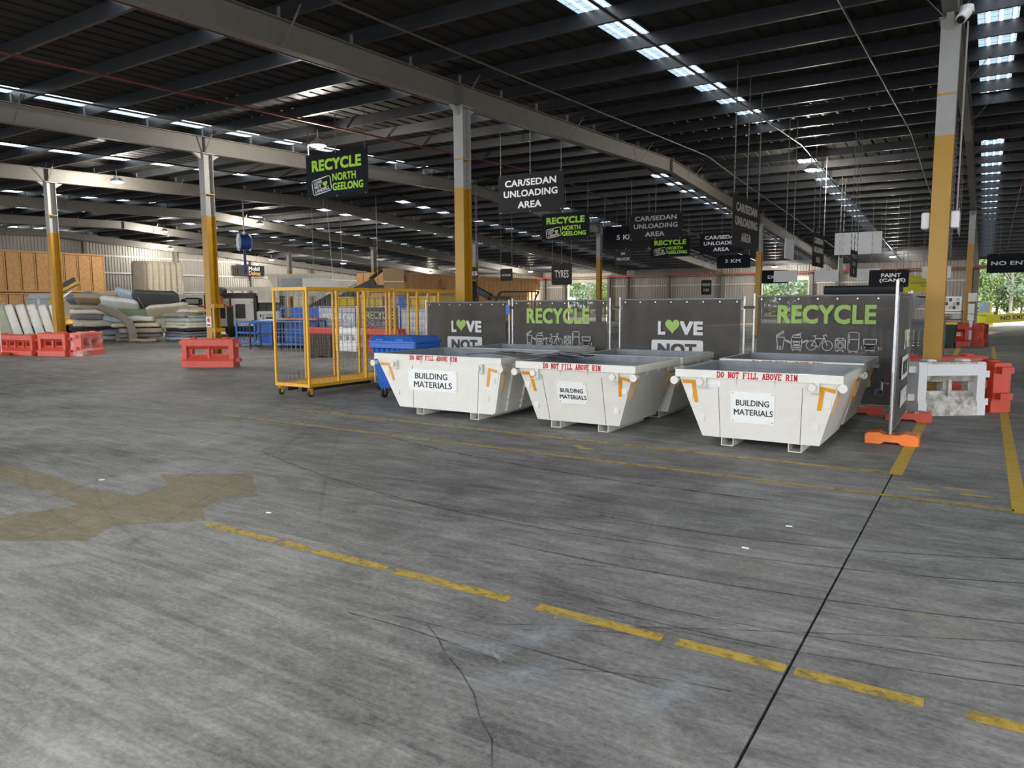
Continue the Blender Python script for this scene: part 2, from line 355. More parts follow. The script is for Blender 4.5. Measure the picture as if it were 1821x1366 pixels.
SER = {   # slab serif stencil capitals, strokes in a unit cell
    'D': [[(.1, 0), (.1, 1)], [(0, 1), (.6, 1), (.9, .75), (.9, .25), (.6, 0), (0, 0)]], 'O': [[(.5, 1), (.15, .8), (.08, .5), (.15, .2), (.5, 0), (.85, .2), (.92, .5), (.85, .8), (.5, 1)]],
    'N': [[(.15, 0), (.15, 1), (.85, 0), (.85, 1)], [(0, 0), (.3, 0)], [(.7, 1), (1, 1)], [(0, 1), (.2, 1)]], 'T': [[(.5, 0), (.5, 1)], [(.05, .8), (.05, 1), (.95, 1), (.95, .8)], [(.3, 0), (.7, 0)]],
    'F': [[(.15, 0), (.15, 1)], [(0, 1), (.9, 1), (.9, .8)], [(.15, .5), (.65, .5)], [(0, 0), (.35, 0)]], 'I': [[(.5, 0), (.5, 1)], [(.25, 0), (.75, 0)], [(.25, 1), (.75, 1)]],
    'L': [[(.2, 1), (.2, 0)], [(0, 1), (.4, 1)], [(0, 0), (.9, 0), (.9, .25)]], 'A': [[(.12, 0), (.5, 1), (.88, 0)], [(.25, .35), (.75, .35)], [(0, 0), (.28, 0)], [(.72, 0), (1, 0)]],
    'B': [[(.12, 0), (.12, 1)], [(0, 1), (.65, 1), (.82, .87), (.82, .65), (.65, .52), (.12, .52)], [(.65, .52), (.9, .38), (.9, .14), (.68, 0), (0, 0)]], 'V': [[(.1, 1), (.5, 0), (.9, 1)], [(0, 1), (.25, 1)], [(.75, 1), (1, 1)]],
    'E': [[(.15, 0), (.15, 1)], [(0, 1), (.9, 1), (.9, .8)], [(.15, .5), (.65, .5)], [(0, 0), (.9, 0), (.9, .2)]], 'R': [[(.12, 0), (.12, 1)], [(0, 1), (.65, 1), (.85, .85), (.85, .65), (.65, .5), (.12, .5)], [(.55, .5), (.88, 0), (1, 0)], [(0, 0), (.3, 0)]],
    'M': [[(.12, 0), (.12, 1), (.5, .2), (.88, 1), (.88, 0)], [(0, 0), (.25, 0)], [(.75, 0), (1, 0)]]}
def serif_text(body, w, h, sw):
    mb = MB(); n = len(body); cw = w / n
    for i, ch in enumerate(body):
        for st in SER.get(ch, []): stroke(mb, [(-w / 2 + i * cw + (.1 + .8 * u) * cw, -h / 2 + v * h) for u, v in st], sw)
    return mb
# ------------------------------------------------------------------ lamps
def beam_z(y):
    ys = (-20, 6, 13.6, 26.4, 32.5, 40, 53.2, 63.5, 80); zs = (5.0, 5.83, 6.05, 6.48, 6.08, 5.71, 4.86, 4.2, 3.1)
    for i in range(len(ys) - 1):
        if y <= ys[i + 1]: return zs[i] + (zs[i + 1] - zs[i]) * (y - ys[i]) / (ys[i + 1] - ys[i])
    return zs[-1]
BD = .47; PD = .25
def purlin_z(y): return beam_z(y) + BD          # underside of the purlins
def roof_z(y): return beam_z(y) + BD + PD + .01
lens = MB().tube((0, 0, -.02), (0, 0, 0), .17, 16).mesh('lamp_lens', M_lamp)
hous = MB(); hous.tube((0, 0, .01), (0, 0, .05), .24, 18, .22); hous.tube((0, 0, .05), (0, 0, .2), .11, 12, .08)
for k in range(10):
    a = 2 * PI * k / 10; hous.bar((.1 * math.cos(a), .1 * math.sin(a), .12), (.19 * math.cos(a), .19 * math.sin(a), .06), .012, .07)
hous = hous.mesh('lamp_housing', M_galv)
LAMPS = [(-15.9, 14.9, 'high bay lamp glowing above the nearest green recycle sign'), (-26.5, 15.2, 'high bay lamp glowing between the left two yellow columns'),
         (-5.45, 28.3, 'high bay lamp at the ridge beside the bright skylight strip'), (-35.6, 28.7, 'small high bay lamp over the hanging hose reel'),
         (-44.3, 28.3, 'high bay lamp above the wrapped mattress pile'), (-53.0, 34.3, 'high bay lamp close to the left cladding wall'),
         (-52.0, 43.0, 'high bay lamp over the black wall sign'), (-47.7, 47.2, 'high bay lamp deep in the shed over the conveyor'),
         (-45.0, 56.0, 'high bay lamp near the far left corner'), (-47.6, 59.0, 'far lamp above the pine panelled container'),
         (-5.4, 56.0, 'far lamp beside the skylight strip over the big blank panel'), (-35.0, 58.0, 'far lamp above the tyre sign'), (-14.0, 60.0, 'far lamp over the middle doorway')]
for x, y, lab in LAMPS:
    t = thing('high_bay_lamp', lab, 'lamp', (x, y, purlin_z(y) - .44), 0, 'high bay lamps under the roof')
    link('lamp_housing', hous, t); link('lamp_lens', lens, t)
    MB().tube((0, 0, .19), (0, 0, .438), .015, 6).obj('hook', M_galv, t)
    ld = bpy.data.lights.new('lamp_light', 'POINT'); ld.energy = LAMP * (1 if y < 40 else 1.3); ld.shadow_soft_size = .15; ld.color = (1, .93, .82)
    lo = bpy.data.objects.new('lamp_light', ld); COL.objects.link(lo); lo.parent = t; lo.location = (0, 0, -.2)

# ------------------------------------------------------------------ floor
floor = struct('floor')
MB().bb(-56, 16, -4, 64.2, -.2, -.13).obj('joint_filler', M_joint, floor)
XE = [-56, -46, -37, -28, -19.1, -10.1, -.7, 8.4, 16]; YE = [-4, 13.65, 39.4, 64.2]
for i in range(len(XE) - 1):
    for j in range(len(YE) - 1):
        g = .007
        MB().bb(XE[i] + g, XE[i + 1] - g, YE[j] + g, YE[j + 1] - g, -.14, 0).obj('slab', M_floor, floor)
def strip(name, m, pts, w, z=.0015, parent=floor):
    mb = MB(); pts = [Vector((p[0], p[1], 0)) for p in pts]; n = len(pts); L = []; R = []
    for i, p in enumerate(pts):
        d = (pts[min(i + 1, n - 1)] - pts[max(0, i - 1)]).normalized(); nn = Vector((-d.y, d.x, 0)) * w / 2
        L.append(p + nn + Vector((0, 0, z))); R.append(p - nn + Vector((0, 0, z)))
    for i in range(n - 1): mb.quad(R[i], R[i + 1], L[i + 1], L[i])
    return mb.obj(name, m, parent)
def rect(name, m, x0, x1, y0, y1, z=.0015): return MB().quad((x0, y0, z), (x1, y0, z), (x1, y1, z), (x0, y1, z)).obj(name, m, floor)
rect('painted_line', M_line, -9.6, -.75, 8.27, 8.36)
rect('painted_line', M_line, -10.2, .30, 7.30, 7.37)
for x0, x1 in ((-5.17, -4.35), (-4.29, -4.0), (-3.95, -3.26), (-3.2, -2.28), (-2.09, -1.33), (-1.25, -.71), (-.67, -.13), (.03, .6), (.62, 2.2)): rect('painted_line', M_line, x0, x1, 3.49, 3.58)
rect('painted_line', M_line_fresh, -.735, -.61, 8.27, 12.6); rect('painted_line', M_line_fresh, .285, .40, 7.25, 33.5)
rect('painted_line', M_line_fresh, -.80, -.66, 20, 33)
def oval(x0, x1, y, w, rot=0):
    mb = MB(); a = (x1 - x0) / 2; pts = [((x0 + x1) / 2 + a * math.cos(t) * (1 if math.cos(t) > -.2 else .9), y + w * math.sin(t) * (1 - .25 * math.cos(t)) + rot * a * math.cos(t), .0015) for t in [2 * PI * k / 20 for k in range(20)]]
    mb.add(pts, [tuple(range(20))]); return mb.obj('painted_footprint', M_line_fresh, floor)
oval(-.55, -.26, 7.74, .03); oval(-.26, .04, 7.92, .03); oval(-.12, .16, 7.73, .03); oval(-4.1, -3.86, 7.86, .035); oval(-4.2, -4.02, 7.94, .03)
ARW = [(-9.03, 3.67), (-8.82, 3.77), (-8.22, 3.76), (-7.3, 3.66), (-6.52, 3.72), (-6.57, 3.97), (-6.68, 4.17), (-7.17, 4.35), (-6.33, 4.86), (-5.5, 4.3), (-5.76, 4.1), (-5.6, 3.79), (-5.25, 3.58), (-5.76, 3.11), (-5.56, 2.79), (-6.11, 2.44), (-7.2, 2.2), (-8.2, 2.2), (-8.2, 2.62), (-6.91, 2.78), (-6.73, 2.96), (-6.64, 3.3), (-7.33, 3.34), (-8.3, 3.36), (-9.0, 3.3)]
MB().add([(x, y, .001) for x, y in ARW], [tuple(range(len(ARW)))]).obj('painted_arrow', M_arrow, floor)
def curve(p0, p1, p2, n=18): return [((1 - t) ** 2 * p0[0] + 2 * t * (1 - t) * p1[0] + t * t * p2[0], (1 - t) ** 2 * p0[1] + 2 * t * (1 - t) * p1[1] + t * t * p2[1]) for t in [i / n for i in range(n + 1)]]
for p0, p1, p2, w in (((-2.6, 5.4), (-.6, 5.2), (1.4, 6.6), .035), ((-2.8, 5.0), (-.4, 4.8), (1.3, 6.0), .03), ((-3, 4.4), (-.4, 4.3), (1.2, 5.1), .03), ((-1.9, 3.9), (-.6, 3.85), (.7, 4.3), .022), ((-1.8, 3.7), (-.6, 3.65), (.6, 4.05), .018),
                      ((-9.6, 9.0), (-7.6, 6.5), (-6.0, 2.6), .05), ((-9.2, 8.8), (-7.2, 6.2), (-5.2, 2.9), .04), ((-10.3, 8.6), (-8.2, 6.0), (-6.7, 2.2), .05), ((-8.6, 8.6), (-7.0, 6.6), (-4.4, 4.0), .04), ((-8.3, 4.4), (-6, 2.8), (-3.2, 2.7), .03),
                      ((-8.9, 3.9), (-6.5, 2.6), (-3.6, 2.9), .025), ((-6.5, 7.2), (-4, 6.4), (-1.5, 6.6), .05), ((-14, 6.5), (-11, 7.4), (-8, 7.2), .05), ((-18, 8.5), (-13, 9.6), (-8.5, 8.7), .06), ((-7.2, 5.7), (-4.2, 4.6), (-2, 4.9), .03), ((-20, 10.5), (-15, 11.5), (-11.5, 8.6), .06)):
    strip('tyre_mark', M_scratch if p2[0] > -2.1 and p2[1] > 4 else M_tyre, curve(p0, p1, p2), w * (.55 if p2[0] > -2.1 and p2[1] > 4 else 1), .0012)
def blot(m, cx, cy, rx, ry, rot=0):
    pts = []
    for k in range(14):
        a = 2 * PI * k / 14; rr = random.uniform(.75, 1.1); x, y = rx * rr * math.cos(a), ry * rr * math.sin(a)
        pts.append((cx + x * math.cos(rot) - y * math.sin(rot), cy + x * math.sin(rot) + y * math.cos(rot), .0012))
    MB().add(pts, [tuple(range(14))]).obj('floor_stain', m, floor)
for x, y, rx, ry, r in ((-6.78, 7.23, .3, .05, 0), (-6.3, 7.3, .16, .04, .2), (-9.9, 9.2, .3, .1, 1.2), (-9.9, 7.9, .12, .2, 0), (-1.6, 3.6, .25, .05, .4)): blot(M_scuff, x, y, rx, ry, r)
blot(M_pale, -.12, 4.45, .26, .10, -.9); blot(M_pale, -1.26, 4.85, .12, .06, 0)
for p0, p1 in (((-2.17, 3.21), (.26, 4.47)), ((-3.48, 3.74), (-1.95, 4.36)), ((-2.72, 3.0), (-1.14, 3.05)), ((-1.62, 2.97), (-.87, 3.19)), ((-2.96, 2.89), (-1.88, 2.87)), ((-2.0, 3.23), (-1.33, 3.55)), ((-4.6, 4.6), (-2.2, 5.3)), ((-5.2, 5.4), (-2.6, 5.9)), ((-7.6, 6.6), (-4.6, 6.3)), ((-4.2, 6.6), (-1.6, 6.9))):
    strip('scratch', M_scratch, curve(p0, ((p0[0] + p1[0]) / 2, (p0[1] + p1[1]) / 2 + .06), p1, 8), .010, .0013)
strip('floor_crack', M_scratch, [(-2.49, 3.01), (-2.33, 2.91), (-2.2, 2.8), (-2.02, 2.69), (-1.85, 2.56), (-1.71, 2.41), (-1.58, 2.31), (-1.48, 2.16)], .008, .0014)
def sprayed(x, y, rx, ry, rot):
    mb = MB(); mb.add([(0, 0, 0)] + [(math.cos(2 * PI * k / 20), math.sin(2 * PI * k / 20), 0) for k in range(20)], [(0, k + 1, (k + 1) % 20 + 1) for k in range(20)])
    o = mb.obj('spray_mark', M_spray, floor, (x, y, .0016), rot); o.scale = (rx, ry, 1)
sprayed(-1.88, 3.25, .36, .15, 1.2); sprayed(-1.10, 3.02, .34, .13, 1.2); sprayed(-2.1, 2.95, .22, .10, .2); sprayed(-1.75, 2.8, .3, .16, .9)
for pts in ([(-2.0, 3.39), (-1.93, 3.385), (-1.91, 3.50), (-1.97, 3.43)], [(-2.14, 3.02), (-1.91, 3.01), (-1.90, 2.85)]): MB().add([(x, y, .0018) for x, y in pts], [tuple(range(len(pts)))]).obj('spray_mark', M_scuff, floor)
for y in (13.9, 13.1): strip('painted_mark', M_pink, [(.45, y), (1.4, y + .05)], .06)
for x, y, r in ((-1.2, 5.9, .3), (-1.35, 5.2, 0), (-7.4, 3.9, 1), (-5.0, 4.0, .2)):
    o = MB().box((0, 0, .003), (.05, .012, .006)).obj('paper_scrap', M_white, None, (x, y, 0), r)
    tag(o, {-1.2: 'white paper scrap on the floor left of the dark slab joint, the farther of two', -1.35: 'white paper scrap on the floor left of the dark slab joint, the nearer of two', -7.4: 'tiny white scrap lying by the faded floor arrow', -5.0: 'tiny white scrap right of the floor arrow head'}[x], 'litter', 'paper scraps on the floor')

# ------------------------------------------------------------------ roof: sheets, skylights, purlins, rafters
ceil = struct('ceiling')
SKX = [-50.3, -43.9, -37.3, -31.5, -25.7, -19.0, -11.7, -5.9, -.08, 6.3, 12.3]; SW = .32
YR0, YR1, YRG = -3.0, 64.3, 26.4
def ribbed(x0, x1, ya, yb, pitch=.4):
    mb = MB(); pr = [(x0, 0)]; x = x0 + .05
    while x + .12 < x1 - .02: pr += [(x, 0), (x + .03, .03), (x + .08, .03), (x + .11, 0)]; x += pitch
    pr.append((x1, 0))
    yy = [ya] + [y for y in (6, 13.6, 32.5, 40, 53.2) if ya < y < yb] + [yb]; n = len(pr)
    vs = [(px, y, roof_z(y) + pz) for y in yy for px, pz in pr]
    fs = [(i * n + j, i * n + j + 1, (i + 1) * n + j + 1, (i + 1) * n + j) for i in range(len(yy) - 1) for j in range(n - 1)]
    return mb.add(vs, fs)
SEG = [(YR0, 23.25), (29.55, 61.5)]
edges = [-56.5] + [e for x in SKX for e in (x - SW, x + SW)] + [16.5]
for i in range(0, len(edges), 2):
    for ya, yb in ((YR0, YRG), (YRG, YR1)): ribbed(edges[i], edges[i + 1], ya, yb).obj('roof_sheet', M_roof, ceil)
for x in SKX:
    for ya, yb in ((23.25, YRG), (YRG, 29.55), (61.5, YR1)): ribbed(x - SW, x + SW, ya, yb).obj('roof_sheet', M_roof, ceil)
    for a, b in SEG:
        n = 3; 
        for k in range(n):
            y0 = a + (b - a) * k / n; y1 = a + (b - a) * (k + 1) / n
            mb = MB(); yy = [y0] + [q for q in (6, 13.6, 32.5, 40, 53.2) if y0 < q < y1] + [y1]
            mb.add([(px, y, roof_z(y)) for y in yy for px in (-SW, SW)], [(2 * i, 2 * i + 1, 2 * i + 3, 2 * i + 2) for i in range(len(yy) - 1)])
            mb.obj('skylight_panel', M_sky, ceil, (x, 0, 0))
    mb = MB()
    for a, b in SEG:      # safety mesh under each skylight
        y = a
        while y < b:
            mb.bar((x - SW, y, roof_z(y) - .012), (x + SW, y, roof_z(y) - .012), .006); y += .3
        for dx in (-.21, 0, .21):
            yy = [a] + [q for q in (6, 13.6, 32.5, 40, 53.2) if a < q < b] + [b]
            for p, q in zip(yy[:-1], yy[1:]): mb.bar((x + dx, p, roof_z(p) - .012), (x + dx, q, roof_z(q) - .012), .006)
    mb.obj('safety_mesh', M_galv, ceil, kind='stuff')
PY = []
k = -10
while 13.55 + 1.65 * k < 63.6:
    PY.append(13.55 + 1.65 * k); k += 1
zp = MB().prism([(0, 0), (.07, 0), (.07, .03), (.064, .03), (.064, .006), (.006, .006), (.006, .244), (.064, .244), (.064, .22), (.07, .22), (.07, .25), (0, .25)], -56.3, 16.3, 'x').mesh('purlin', M_purlin)
for y in PY: link('purlin', zp, ceil, (0, y, purlin_z(y) + .003))
for y, dz in ((26.4, 0), ):
    MB().bb(-56.3, 16.3, y - .12, y + .12, purlin_z(y) + .2, purlin_z(y) + .25).obj('ridge_capping', M_purlin, ceil)
RX = [-54.4, -45.6, -36.8, -27.95, -19.1, -9.97, -.67, 8.5]
YB = [YR0, 6, 13.6, 24.5, 26.4, 28.3, 32.5, 40, 53.2, 63.4]
def rafter(x):
    mb = MB(); hw = .1
    def sec(y):
        z = beam_z(y); hh = BD
        if abs(y - 26.4) < 2: hh = BD
        return z, z + hh
    for a, b in zip(YB[:-1], YB[1:]):
        (z0, t0), (z1, t1) = sec(a), sec(b)
        for lo0, hi0, lo1, hi1, w in ((z0, z0 + .016, z1, z1 + .016, hw), (t0 - .016, t0, t1 - .016, t1, hw), (z0 + .016, t0 - .016, z1 + .016, t1 - .016, .006)):
            mb.loft([[(x - w, a, lo0), (x + w, a, lo0), (x + w, a, hi0), (x - w, a, hi0)], [(x - w, b, lo1), (x + w, b, lo1), (x + w, b, hi1), (x - w, b, hi1)]])
    o = mb.obj('rafter', M_beam, ceil)
    for y in (13.55, 26.4, 39.4):
        for s in (-1, 1): MB().bb(x + (.006 if s > 0 else -.098), x + (.098 if s > 0 else -.006), y - .006, y + .006, beam_z(y) + .017, beam_z(y) + BD - .017).obj('stiffener', M_beam, o)
    for i, y in enumerate(PY):
        if i % 3 == 1 and y > 0:
            for s in (-1, 1): MB().bar((x + s * .09, y - .03, beam_z(y) + .02), (x + s * .55, y - .03, purlin_z(y) + .12), .04, .006).obj('fly_brace', M_beam, o)
        MB().bb(x - .04, x + .04, y - .012, y - .004, beam_z(y) + BD, beam_z(y) + BD + .2).obj('purlin_cleat', M_beam, o) if y > -2 else None
    return o
for x in RX: rafter(x)

# ------------------------------------------------------------------ columns
CLAB = {(-27.95, 13.6): 'yellow and grey steel column rising from the leftmost red barriers', (-19.1, 13.6): 'yellow and grey steel column with bolted guards behind a red barrier',
        (-9.97, 13.6): 'yellow and grey steel column behind the blue bin and cages', (-.67, 13.65): 'large yellow and grey steel column beside the white barrier at right',
        (-.67, 39.4): 'yellow and grey steel column at the far end of the right walkway', (-9.97, 39.4): 'yellow and grey steel column under the beam behind the big side-on sign',
        (-19.1, 39.4): 'slim distant yellow and grey column right of the tyre sign', (-36.8, 39.4): 'distant column behind the curved brown board', (-45.6, 39.4): 'distant column above the cream tipping tray',
        (-27.95, 39.4): 'distant column mostly hidden behind a nearer one', (-36.8, 13.6): 'steel column out past the left edge', }
for (x, y), lab in CLAB.items():
    if (x, y) == (-36.8, 13.6): continue
    t = thing('steel_column', lab, 'column', (x, y, 0)); H = beam_z(y) - .02
    def isec(z0, z1):
        mb = MB(); w = .125
        mb.bb(-w, w, -.15, -.136, z0, z1); mb.bb(-w, w, .136, .15, z0, z1); mb.bb(-.006, .006, -.136, .136, z0, z1); return mb
    if x == -.67 and y < 20:
        def isec(z0, z1): return MB().bb(-.13, .13, -.15, .15, z0, z1)
    zy = 4.3
    isec(.012, zy).obj('painted_shaft', M_colyel, t); isec(zy, H).obj('bare_shaft', M_colgrey, t)
    MB().bb(-.1265, .1265, -.152, .152, zy + .60, zy + .63).obj('paint_band', M_colyel, t)
    MB().bb(-.15, .15, -.18, .18, 0, .012).obj('base_plate', M_colyel, t); MB().bb(-.16, .16, -.2, .2, H, H + .02).obj('cap_plate', M_colgrey, t)
    for s in (-1, 1): MB().prism([(s * .15, H), (s * .42, H), (s * .15, H - .18)], -.05, .05, 'x').obj('haunch_gusset', M_colgrey, t)
    if x == -19.1 and y < 20:
        for z in (.95, 1.65): MB().bb(.125, .30, -.16, .16, z, z + .12).obj('guard_bracket', M_colyel, t)
        MB().bb(.20, .29, -.17, -.155, .3, 1.7).obj('guard_plate', M_colyel, t)
        st = MB().bb(-.12, .1, -.156, -.151, 1.1, 1.4).obj('warning_sticker', M_white, t)
        MB().add([(p, -.158, q) for p, q in arc(-.01, 1.3, .07)], [tuple(range(15))]).obj('warning_symbol', M_red, st)
        MB().bb(-.09, .07, -.158, -.1565, 1.13, 1.18).obj('warning_print', M_letblk, st)
    if x == -.67 and y < 20:
        for s in (-1, 1): MB().cbox((s * .20, .05, 3.02), (.12, .2, .26), .015).obj('junction_box', M_white, t)
        MB().tube((.22, .0, 3.15), (.22, .0, H - .05), .014, 6).obj('conduit', M_colgrey, t)
t = thing('security_camera', 'white dome camera high on the large right column', 'camera', (-.57, 13.45, 6.02))
b = MB(); b.tube((-.02, .05, .06), (.1, -.02, .06), .03, 8); b.tube((.1, -.02, .12), (.1, -.02, .02), .09, 12, .1); b.obj('mount', M_white, t)
MB().tube((.1, -.05, .02), (.04, -.16, -.10), .08, 12, .075).obj('camera_housing', M_white, t)
MB().tube((.045, -.15, -.09), (.03, -.18, -.12), .055, 12).obj('camera_lens', M_black, t)

# ------------------------------------------------------------------ walls
def clad(mb, u0, u1, z0, z1, pitch=.22, d=.035):
    pr = []; u = u0
    while u < u1: pr += [(u, 0), (min(u + pitch * .5, u1), 0), (min(u + pitch * .62, u1), d), (min(u + pitch * .88, u1), d)]; u += pitch
    pr.append((u1, 0)); n = len(pr)
    mb.add([(a, -b, z0) for a, b in pr] + [(a, -b, z1) for a, b in pr], [(i, i + 1, n + i + 1, n + i) for i in range(n - 1)])
    return mb
wf = struct('wall_far'); FY = 63.9
D1 = (-34.3, -29.7, 3.65); D2 = (-15.9, -12.15, 3.5); D3 = (-.5, 3.9, 4.05)
xs = [-56.5, D1[0], D1[1], D2[0], D2[1], D3[0], D3[1], 16.5]; top = roof_z(FY)
for i in range(0, 8, 2): clad(MB(), xs[i], xs[i + 1], 0, top).obj('cladding', M_sheet, wf, (0, FY, 0))
for d in (D1, D2, D3): clad(MB(), d[0], d[1], d[2] + .9 if d is D1 else d[2] + .3, top).obj('cladding', M_sheet, wf, (0, FY, 0)) if d[2] + .9 < top else None
for z in (1.1, 3.2):
    for i in range(0, 8, 2): MB().bb(xs[i], xs[i + 1], FY - .12, FY - .045, z, z + .12).obj('girt', M_girt, wf)
for x in RX + [-24, -16.1, -5.1, -1.0, 4.1, -29.8, -34.6, -11.9]: MB().bb(x - .12, x + .12, FY - .42, FY - .13, 0, beam_z(FY) + .1).obj('wall_post', M_beam, wf)
for i, d in enumerate((D1, D2, D3)):
    dr = struct('door_%d' % (i + 1))
    for x in d[:2]: MB().bb(x - .06, x + .06, FY - .1, FY + .1, 0, d[2]).obj('door_jamb', M_girt, dr)
    n = 9 if i == 0 else 3
    for k in range(n):
        z = d[2] + .1 * k
        if z < top - .12: MB().bb(d[0], d[1], FY - .02 - .02 * (k % 2), FY + .02, z, z + .092).obj('shutter_slat', M_shutter, dr)
wlf = struct('wall_left'); LX = -55.4
clad(MB(), -5, 64.2, 0, 6.98).obj('cladding', M_sheet, wlf, (LX, 0, 0), PI / 2)
for z in (1.2, 2.7, 4.1, 5.35): MB().bb(LX + .045, LX + .13, -4, 63.5, z, z + .12).obj('girt', M_girt, wlf)
for y in (7.5, 14.5, 21.7, 28.9, 36, 43.3, 50.5, 57.5): MB().bb(LX + .14, LX + .44, y - .13, y + .13, 0, beam_z(y) - .05 + .5).obj('wall_post', M_beam, wlf)
wr = struct('wall_right_unseen')  # unseen wall, added to hold back light from the right
clad(MB(), 18, 64.2, 0, 7).obj('cladding', M_sheet, wr, (16.2, 0, 0), PI / 2)
clad(MB(), -5, 1, 0, 7).obj('cladding', M_sheet, wr, (16.2, 0, 0), PI / 2); clad(MB(), 1, 18, 4.9, 7).obj('cladding', M_sheet, wr, (16.2, 0, 0), PI / 2)  # gap left in the unseen wall to let sky light reach the bin sides
MB().bb(16.3, 70, -4, 64, -.25, -.02).obj('trim_4', M_out, None)['kind'] = 'structure'
# outside ground and trees
MB().bb(-90, 60, 64.25, 83, -.25, -.03).obj('trim_1', M_out, None)['kind'] = 'structure'
MB().bb(-120, 90, 83.01, 190, -.4, .1).obj('trim_2', M_grass, None)['kind'] = 'structure'
MB().bb(-70, 40, -60, -4.05, -.25, -.02).obj('trim_3', M_out, None)['kind'] = 'structure'
def leaves(seed, H, R, n, m):
    rnd = random.Random(seed); mb = MB(); cl = []
    for _ in range(int(H * 3.4)):
        z = rnd.uniform(.16, 1); rr = R * (math.sin(PI * min(1, z * .86 + .12)) ** .6) * rnd.uniform(.25, 1); a = rnd.uniform(0, 2 * PI)
        cl.append((rr * math.cos(a), rr * math.sin(a), z * H, rnd.uniform(.5, 1.1)))
    for i in range(n):
        cx, cy, cz, s = cl[i % len(cl)]
        p = Vector((cx + rnd.gauss(0, s * .5), cy + rnd.gauss(0, s * .5), max(.3, cz + rnd.gauss(0, s * .45))))
        d = Vector((rnd.gauss(0, 1), rnd.gauss(0, 1), rnd.gauss(-.5, .8))).normalized(); q = d.cross(Vector((rnd.gauss(0, 1), rnd.gauss(0, 1), rnd.gauss(0, 1)))).normalized()
        L = rnd.uniform(.16, .34); w = L * .32
        mb.add([p, p + d * L * .5 + q * w, p + d * L, p + d * L * .5 - q * w], [(0, 1, 2, 3)])
    return mb.mesh('foliage', m), cl
TREES = []
for v in range(3):
    H = (11, 13, 9.5)[v]; me, cl = leaves(10 + v, H, (3.1, 3.4, 3.0)[v], 6500, M_leaf[v])
    tr = MB(); tr.path([(0, 0, 0), (.1, .05, H * .3), (-.1, .1, H * .55), (.15, 0, H * .85)], .16, 7)
    for c in cl[:14]:
        z = c[2] * .55; tr.path([(.05, .05, z), (c[0] * .5, c[1] * .5, z + (c[2] - z) * .6), (c[0], c[1], c[2])], .05, 5)
    TREES.append((me, tr.mesh('trunk', M_trunk)))
TS = [(-62, 96, 0), (-58, 100, 1), (-55, 95, 2), (-51, 101, 0), (-48, 96, 1), (-45, 99, 2), (-41, 95, 0), (-26, 93, 1), (-23.5, 97, 2), (-21, 92, 0), (-18.5, 96, 1), (-16, 93, 2), (-13, 98, 0), (-4, 97, 1), (-1.5, 92, 2), (.3, 95, 0), (2.2, 91, 1), (3.9, 94, 2), (6.2, 92, 0), (-30, 97, 2), (9, 96, 1), (-7, 96, 0), (-37, 97, 1), (-33.5, 94, 2), (-2.8, 101, 0), (1.2, 102, 1), (5, 101, 2), (-19.8, 103, 1), (-24.6, 104, 0), (-47, 104, 2), (-53, 106, 1)]
TS = [q for q in TS if not (-34 < q[0] < -19.9 and q[1] > 90)] + [(-20.2, 79.5, 2), (-18.2, 83, 0), (-16.6, 79, 1), (-14.6, 82, 2), (-20.9, 85, 1)] + [(x, 112 + (k % 3) * 3, k % 3) for k, x in enumerate((-78, -73.5, -69, -64.5, -60, -56, -51.5, -17, -12, -7.5, -3.2, -.4, 2.4, 5.2, 8, 11))]
def door_of(x, y): return 'left' if x / y < -.40 else ('middle' if x / y < -.12 else 'right')
ORD = ('first', 'second', 'third', 'fourth', 'fifth', 'sixth', 'seventh', 'eighth', 'ninth', 'tenth', 'eleventh', 'twelfth', 'thirteenth', 'fourteenth', 'fifteenth', 'sixteenth', 'seventeenth', 'eighteenth', 'nineteenth', 'twentieth', 'twenty-first', 'twenty-second', 'twenty-third', 'twenty-fourth', 'twenty-fifth', 'twenty-sixth')
RANK = {d: sorted([q for q in TS if door_of(q[0], q[1]) == d], key=lambda q: q[0] / q[1]) for d in ('left', 'middle', 'right')}
for i, (x, y, v) in enumerate(TS):
    d = door_of(x, y); where = d + ' doorway, ' + ORD[RANK[d].index((x, y, v))] + ' from the left'
    t = thing('gum_tree', ('bright leafy gum tree', 'grey-green gum tree with pale trunk', 'olive gum tree with spreading crown')[v] + ' beyond the ' + where, 'tree', (x, y, .1), random.uniform(0, 6), 'gum trees outside the far doorways')
    s = random.uniform(.9, 1.15); t.scale = (s, s, s)
    f = link('foliage', TREES[v][0], t); f['kind'] = 'stuff'; link('trunk', TREES[v][1], t)

for d, xs in (('left', (-64, -60, -56, -52, -48, -44)), ('middle', (-25.5, -22, -18.5, -15)), ('right', (-2.5, .5, 3.5, 6.5, 9.5))):
    for k, x in enumerate(xs):
        t = thing('shrub', 'low dense green shrub under the gum trees beyond the %s doorway, %s from the left' % (d, ORD[k]), 'shrub', (x, 100 + (k % 2) * 1.5, -.6), k * 1.3, 'shrubs beyond the doorways'); t.scale = (.85, .85, .38)
        link('foliage', TREES[(k + 1) % 3][0], t)['kind'] = 'stuff'; MB().path([(0, 0, 0), (.1, 0, 2.5), (0, .1, 5)], .12, 6).obj('stem', M_trunk, t)

